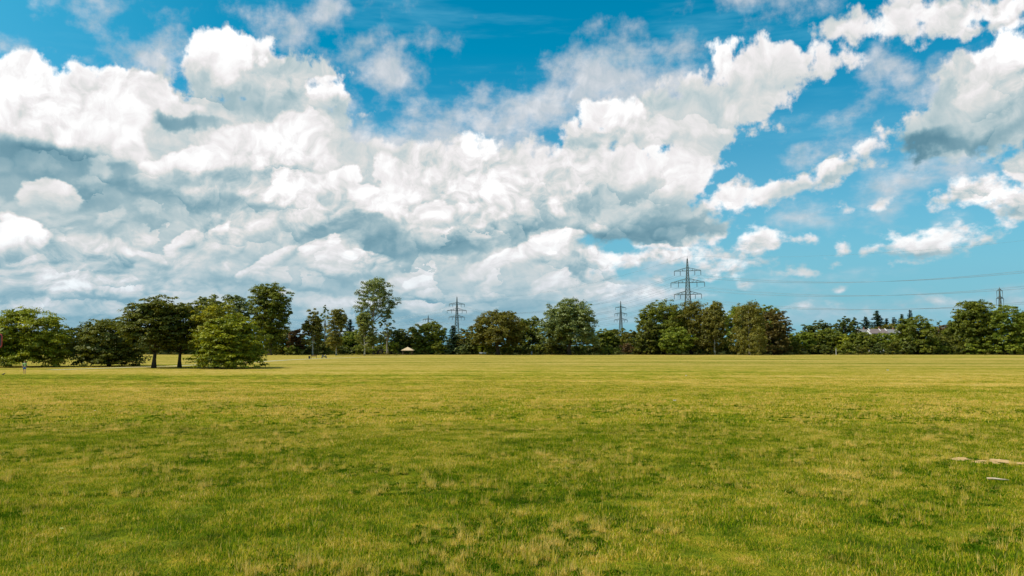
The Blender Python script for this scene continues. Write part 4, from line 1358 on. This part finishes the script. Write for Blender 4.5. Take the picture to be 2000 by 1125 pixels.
mb = MB(); mb.box((-.2, 0, .50), (.5, .36, .08)); mb.build('side_trim', M_WPAINT, sc0)
tag(sc0, 'dark motor scooter with white trim parked on the grass right of the maroon bench', 'scooter')

# thin white pole before the right trees
p0 = empty('white_pole', at_depth(1632.5, 283))
zt = at_depth(1632, 283, 680.5).z
mb = MB(); mb.tube([(0, 0, 0), (0, 0, zt)], .07, 8); mb.build('shaft', M_WPAINT, p0)
mb = MB(); mb.tube([(0, 0, zt + .002), (0, 0, zt + .08)], [.11, .05], 8); mb.build('cap', M_GREY, p0)
tag(p0, 'thin white pole standing before the dark low trees at the right', 'pole')

# sign at the left edge: dark board with a red rim
D = 40.0
pr = at_depth(5.5, D)
w_, zt, zb = .86, at_depth(5, D, 651).z, at_depth(5, D, 681).z
sg = empty('sign_board', (pr.x - w_ / 2, D, 0))
zc_ = (zt + zb) / 2; hh = zt - zb
mb = MB(); mb.box((0, 0, zc_), (w_ - .1, .03, hh - .1)); mb.build('board', M_BLACK, sg)
rim = MB()
pts = []
for cx_, cz_, a0 in ((1, 1, 0), (-1, 1, 90), (-1, -1, 180), (1, -1, 270)):
    for k in range(5):
        a = R(a0 + 22.5 * k)
        pts.append((cx_ * (w_ / 2 - .18) + .14 * math.cos(a), -.02, zc_ + cz_ * (hh / 2 - .18) + .14 * math.sin(a)))
pts.append(pts[0])
rim.tube(pts, .028, 6, False); rim.build('rim', M_RED, sg, True)
mb = MB(); mb.tube([(-.25, .06, 0), (-.25, .06, zt + .05)], .035, 8); mb.build('post', M_GREY, sg)
tag(sg, 'dark sign board with a rounded red rim cut by the left edge', 'sign')

# ------------------------------------------------------------------ things lying in the grass
M_STICK = rough_mat('peeled_pale_wood', (0.45, 0.33, 0.21), (0.64, 0.52, 0.37), 6, 0.8, stretch=(1, 4, 4))
a, b = ground_pt(1928, 940.5), ground_pt(1971, 942.5)
mb = MB()
L = (b - a)
mb.tube([a + Vector((0, 0, .075)), a.lerp(b, .3) + Vector((0, .01, .078)), a.lerp(b, .65) + Vector((0, -.012, .070)), b + Vector((0, 0, .062))], [.026, .024, .019, .010], 8)
st = mb.build('fallen_branch', M_STICK, None, True)
tag(st, 'pale peeled stick lying in the grass near the right edge', 'stick')

M_PAPER = rough_mat('white_paper', (0.72, 0.72, 0.70), (0.84, 0.84, 0.82), 20, 0.8)
def scrap(px, py, s, label):
    p = ground_pt(px, py)
    r_ = random.Random(px)
    vs, fs = [], []
    for j in range(4):
        for i in range(4):
            vs.append(((i - 1.5) / 3 * s + r_.uniform(-.1, .1) * s, (j - 1.5) / 3 * s * .7 + r_.uniform(-.1, .1) * s, s * (.18 + r_.uniform(0, .55))))
    for j in range(3):
        for i in range(3): fs.append((j * 4 + i, j * 4 + i + 1, j * 4 + i + 5, j * 4 + i + 4))
    mb = MB(); mb.poly(vs, fs)
    bmesh.ops.solidify(mb.bm, geom=mb.bm.faces[:], thickness=.004)
    o = mb.build('paper_scrap', M_PAPER)
    o.location = (p.x, p.y, .02)
    tag(o, label, 'litter')
scrap(1318, 784.5, .15, 'crumpled white paper scrap on the grass right of centre')
scrap(1340, 735, .16, 'tiny white scrap further out below the tallest pylon')
scrap(1734, 724.5, .22, 'tiny white scrap far out on the right of the meadow')
scrap(185, 804, .09, 'tiny white scrap in the dry grass at the left')

M_LEAFD = rough_mat('dry_leaf', (0.42, 0.17, 0.06), (0.55, 0.27, 0.10), 15, 0.8)
M_LEAFY = rough_mat('yellow_leaf', (0.45, 0.44, 0.10), (0.58, 0.56, 0.18), 15, 0.7)
def leaf(px, py, s, m, label):
    p = ground_pt(px, py)
    mb = MB()
    mb.poly([(-.5 * s, 0, 0), (-.2 * s, .28 * s, .10 * s), (.25 * s, .25 * s, .12 * s), (.5 * s, 0, .02 * s), (.25 * s, -.25 * s, .14 * s), (-.2 * s, -.28 * s, .08 * s), (0, 0, -.03 * s)],
            [(0, 6, 1), (1, 6, 2), (2, 6, 3), (3, 6, 4), (4, 6, 5), (5, 6, 0)])
    o = mb.build('fallen_leaf', m)
    o.location = (p.x, p.y, .07); o.rotation_euler = (R(25), R(10), px)
    tag(o, label, 'leaf')
leaf(129, 961, .07, M_LEAFD, 'orange-brown fallen leaf, the farther of two at the lower left')
leaf(60, 1050, .07, M_LEAFD, 'orange-brown fallen leaf near the lower left corner')
leaf(120, 1040, .075, M_LEAFY, 'pale yellow fallen leaf at the lower left')
leaf(15, 988, .06, M_LEAFD, 'orange-brown fallen leaf at the left edge')

# crow at the left
M_CROW = rough_mat('black_feathers', (0.010, 0.010, 0.012), (0.025, 0.025, 0.03), 20, 0.5)
p = ground_pt(6.5, 734)
cw = empty('crow', p, R(-10))
mb = MB(); mb.tube([(-.22, 0, .13), (-.12, 0, .16), (.0, 0, .19), (.10, 0, .22), (.15, 0, .27), (.19, 0, .29), (.22, 0, .285)], [.012, .05, .075, .06, .038, .036, .012], 10); mb.build('body', M_CROW, cw, True)
mb = MB(); mb.tube([(.21, 0, .285), (.28, 0, .27)], [.014, .003], 6); mb.build('beak', M_BLACK, cw)
for s in (-1, 1):
    mb = MB(); mb.tube([(.02, s * .03, .13), (.02, s * .03, 0), (.06, s * .03, .004)], .007, 5); mb.build('leg', M_BLACK, cw)
tag(cw, 'black crow on the grass in front of the leftmost maple', 'bird')

# ------------------------------------------------------------------ the walking person
M_SKIN = rough_mat('skin', (0.52, 0.30, 0.20), (0.60, 0.37, 0.26), 20, 0.6, bump=.05)
M_SHIRT = rough_mat('pale_green_shirt', (0.36, 0.56, 0.20), (0.50, 0.68, 0.30), 10, 0.9)
M_SHORTS = rough_mat('blue_shorts', (0.015, 0.10, 0.34), (0.03, 0.18, 0.48), 10, 0.9)
M_HAIR = rough_mat('dark_hair', (0.04, 0.025, 0.018), (0.08, 0.05, 0.035), 30, 0.6)
M_PACK = rough_mat('navy_backpack', (0.02, 0.03, 0.06), (0.05, 0.06, 0.10), 10, 0.8)
M_SHOE = rough_mat('brown_shoes', (0.07, 0.045, 0.03), (0.12, 0.08, 0.05), 10, 0.7)


def skinned(name, verts, edges, radii, mat, parent, sub=2, root=0):
    me = bpy.data.meshes.new(name)
    me.from_pydata(verts, edges, [])
    o = link(name, me, mat, parent)
    sk = o.modifiers.new('skin', 'SKIN')
    for i, r_ in enumerate(radii):
        me.skin_vertices[0].data[i].radius = (r_, r_) if not isinstance(r_, tuple) else r_
    me.skin_vertices[0].data[root].use_root = True
    sk.use_smooth_shade = True
    s = o.modifiers.new('sub', 'SUBSURF'); s.levels = s.render_levels = sub
    return o


def add_skin_layer(me):
    bpy.context.view_layer.objects.active = None


p = ground_pt(47.5, 730)
HS = 1.50 / 1.75                       # the figure is about 1.5 m tall
pe = empty('person', p, R(200)); pe.scale = (HS, HS, HS)
# walking away to the left; local +Y is forward
BV = [(0, 0, .95), (0, .01, 1.12), (0, .015, 1.30), (0, .01, 1.44), (0, .02, 1.53), (0, .03, 1.62), (0, .03, 1.71),      # pelvis..head
      (-.10, 0, .90), (-.11, .12, .52), (-.11, .06, .09), (-.11, .20, .04),                                            # left leg mid stride
      (.10, 0, .90), (.11, -.04, .50), (.11, -.22, .12), (.11, -.12, .045),
      (-.18, .01, 1.41), (-.24, -.07, 1.15), (-.24, .04, .92),                                                          # left arm
      (.18, .01, 1.41), (.25, .05, 1.16), (.22, .22, 1.02)]
BE = [(0, 1), (1, 2), (2, 3), (3, 4), (4, 5), (5, 6), (0, 7), (7, 8), (8, 9), (9, 10), (0, 11), (11, 12), (12, 13), (13, 14),
      (3, 15), (15, 16), (16, 17), (3, 18), (18, 19), (19, 20)]
BR = [(.15, .11), (.13, .095), (.155, .11), (.11, .08), .055, (.078, .09), (.072, .085), .085, .058, .038, .028, .085, .058, .038, .028,
      .055, .042, .030, .055, .042, .030]


def skin_obj(name, verts, edges, radii, mat, parent, sub=2):
    """grow a continuous body over a skeleton, evaluated to a plain mesh"""
    me = bpy.data.meshes.new(name)
    me.from_pydata([Vector(v) for v in verts], edges, [])
    o = bpy.data.objects.new(name, me)
    COL.objects.link(o)
    me.materials.append(mat)
    o.modifiers.new('skin', 'SKIN')
    bm = bmesh.new(); bm.from_mesh(me)
    lay = bm.verts.layers.skin.verify()
    for i, v in enumerate(bm.verts):
        r_ = radii[i]
        v[lay].radius = r_ if isinstance(r_, tuple) else (r_, r_)
        v[lay].use_root = (i == 0)
    bm.to_mesh(me); bm.free()
    s = o.modifiers.new('sub', 'SUBSURF'); s.levels = s.render_levels = sub
    o.modifiers['skin'].use_smooth_shade = True
    o.parent = parent
    return o


body = skin_obj('body', BV, BE, BR, M_SKIN, pe)
# face, ears, hands
for s in (-1, 1):
    mb = MB(); mb.ball((s * .032, .115, 1.645), (.012, .008, .008), 8, 6); mb.build('eye', M_BLACK, pe, True)
    mb = MB(); mb.ball((s * .085, .03, 1.63), (.014, .024, .035), 8, 6); mb.build('ear', M_SKIN, pe, True)
mb = MB(); mb.tube([(0, .115, 1.645), (0, .140, 1.605), (0, .115, 1.598)], [.008, .016, .010], 6); mb.build('nose', M_SKIN, pe, True)
mb = MB(); mb.ball((0, .112, 1.572), (.026, .008, .006), 8, 6); mb.build('mouth', M_MAROON, pe, True)
for (hx, hy, hz, dx_, dy_, dz_) in ((-.24, .05, .90, 0, .03, -1), (.215, .24, 1.00, -.1, .8, -.5)):
    hv, he, hr = [Vector((hx, hy, hz))], [], [.028]
    d = Vector((dx_, dy_, dz_)).normalized(); sd_ = d.cross(Vector((1, 0, 0))).normalized()
    for k, (off, ln) in enumerate(((-.030, .070), (-.010, .082), (.010, .078), (.030, .062))):
        b0 = hv[0] + d * .075 + sd_ * off
        i0 = len(hv)
        hv += [b0, b0 + d * ln * .55, b0 + d * ln + Vector((.012, 0, 0))]
        hr += [.012, .009, .008]
        he += [(0, i0), (i0, i0 + 1), (i0 + 1, i0 + 2)]
    i0 = len(hv)
    hv += [hv[0] + d * .03 + sd_ * -.035, hv[0] + d * .065 + sd_ * -.055]
    hr += [.012, .009]; he += [(0, i0), (i0, i0 + 1)]
    skin_obj('hand', hv, he, hr, M_SKIN, pe, 1)
skin_obj('shirt', [(0, 0, .98), (0, .01, 1.12), (0, .015, 1.30), (0, .01, 1.43), (-.19, .01, 1.40), (-.235, -.03, 1.26), (.19, .01, 1.40), (.235, .03, 1.26)],
         [(0, 1), (1, 2), (2, 3), (3, 4), (4, 5), (3, 6), (6, 7)], [(.175, .13), (.16, .12), (.18, .13), (.12, .09), .075, .065, .075, .065], M_SHIRT, pe)
skin_obj('shorts', [(0, 0, .98), (0, 0, .93), (-.10, .0, .86), (-.112, .09, .58), (.10, 0, .86), (.112, -.03, .56)],
         [(0, 1), (1, 2), (2, 3), (1, 4), (4, 5)], [(.175, .13), (.17, .13), .11, .09, .11, .09], M_SHORTS, pe)
mb = MB(); mb.ball((0, .012, 1.685), (.086, .100, .078), 12, 8); mb.ball((0, -.02, 1.64), (.080, .075, .085), 12, 8); mb.build('hair', M_HAIR, pe, True)
for (fx, fy, fz, tilt) in ((-.11, .13, .045, 0), (.11, -.17, .06, -.12)):
    mb = MB(); mb.tube([(fx, fy - .10, fz + .01), (fx, fy - .04, fz + .03), (fx, fy + .06, fz + .01), (fx, fy + .13, fz - .01)], [.035, .048, .042, .022], 10); mb.build('shoe', M_SHOE, pe, True)
pk = empty('backpack', p, R(200)); pk.scale = (HS, HS, HS)
mb = MB(); mb.tube([(0, -.20, 1.02), (0, -.23, 1.12), (0, -.22, 1.30), (0, -.17, 1.44)], [.10, .125, .12, .07], 12); mb.build('bag', M_PACK, pk, True)
for s in (-1, 1):
    mb = MB(); mb.tube([(s * .09, -.16, 1.43), (s * .10, .02, 1.50), (s * .11, .15, 1.36), (s * .13, .08, 1.14), (s * .10, -.14, 1.06)], .016, 6, False); mb.build('strap', M_PACK, pk)
mb = MB(); mb.box((0, -.345, 1.14), (.15, .03, .14)); mb.build('pocket', M_PACK, pk)
tag(pk, 'dark backpack worn by the walking person at the left', 'backpack')
tag(pe, 'person in a pale green shirt and blue shorts walking over the meadow at the left', 'person')
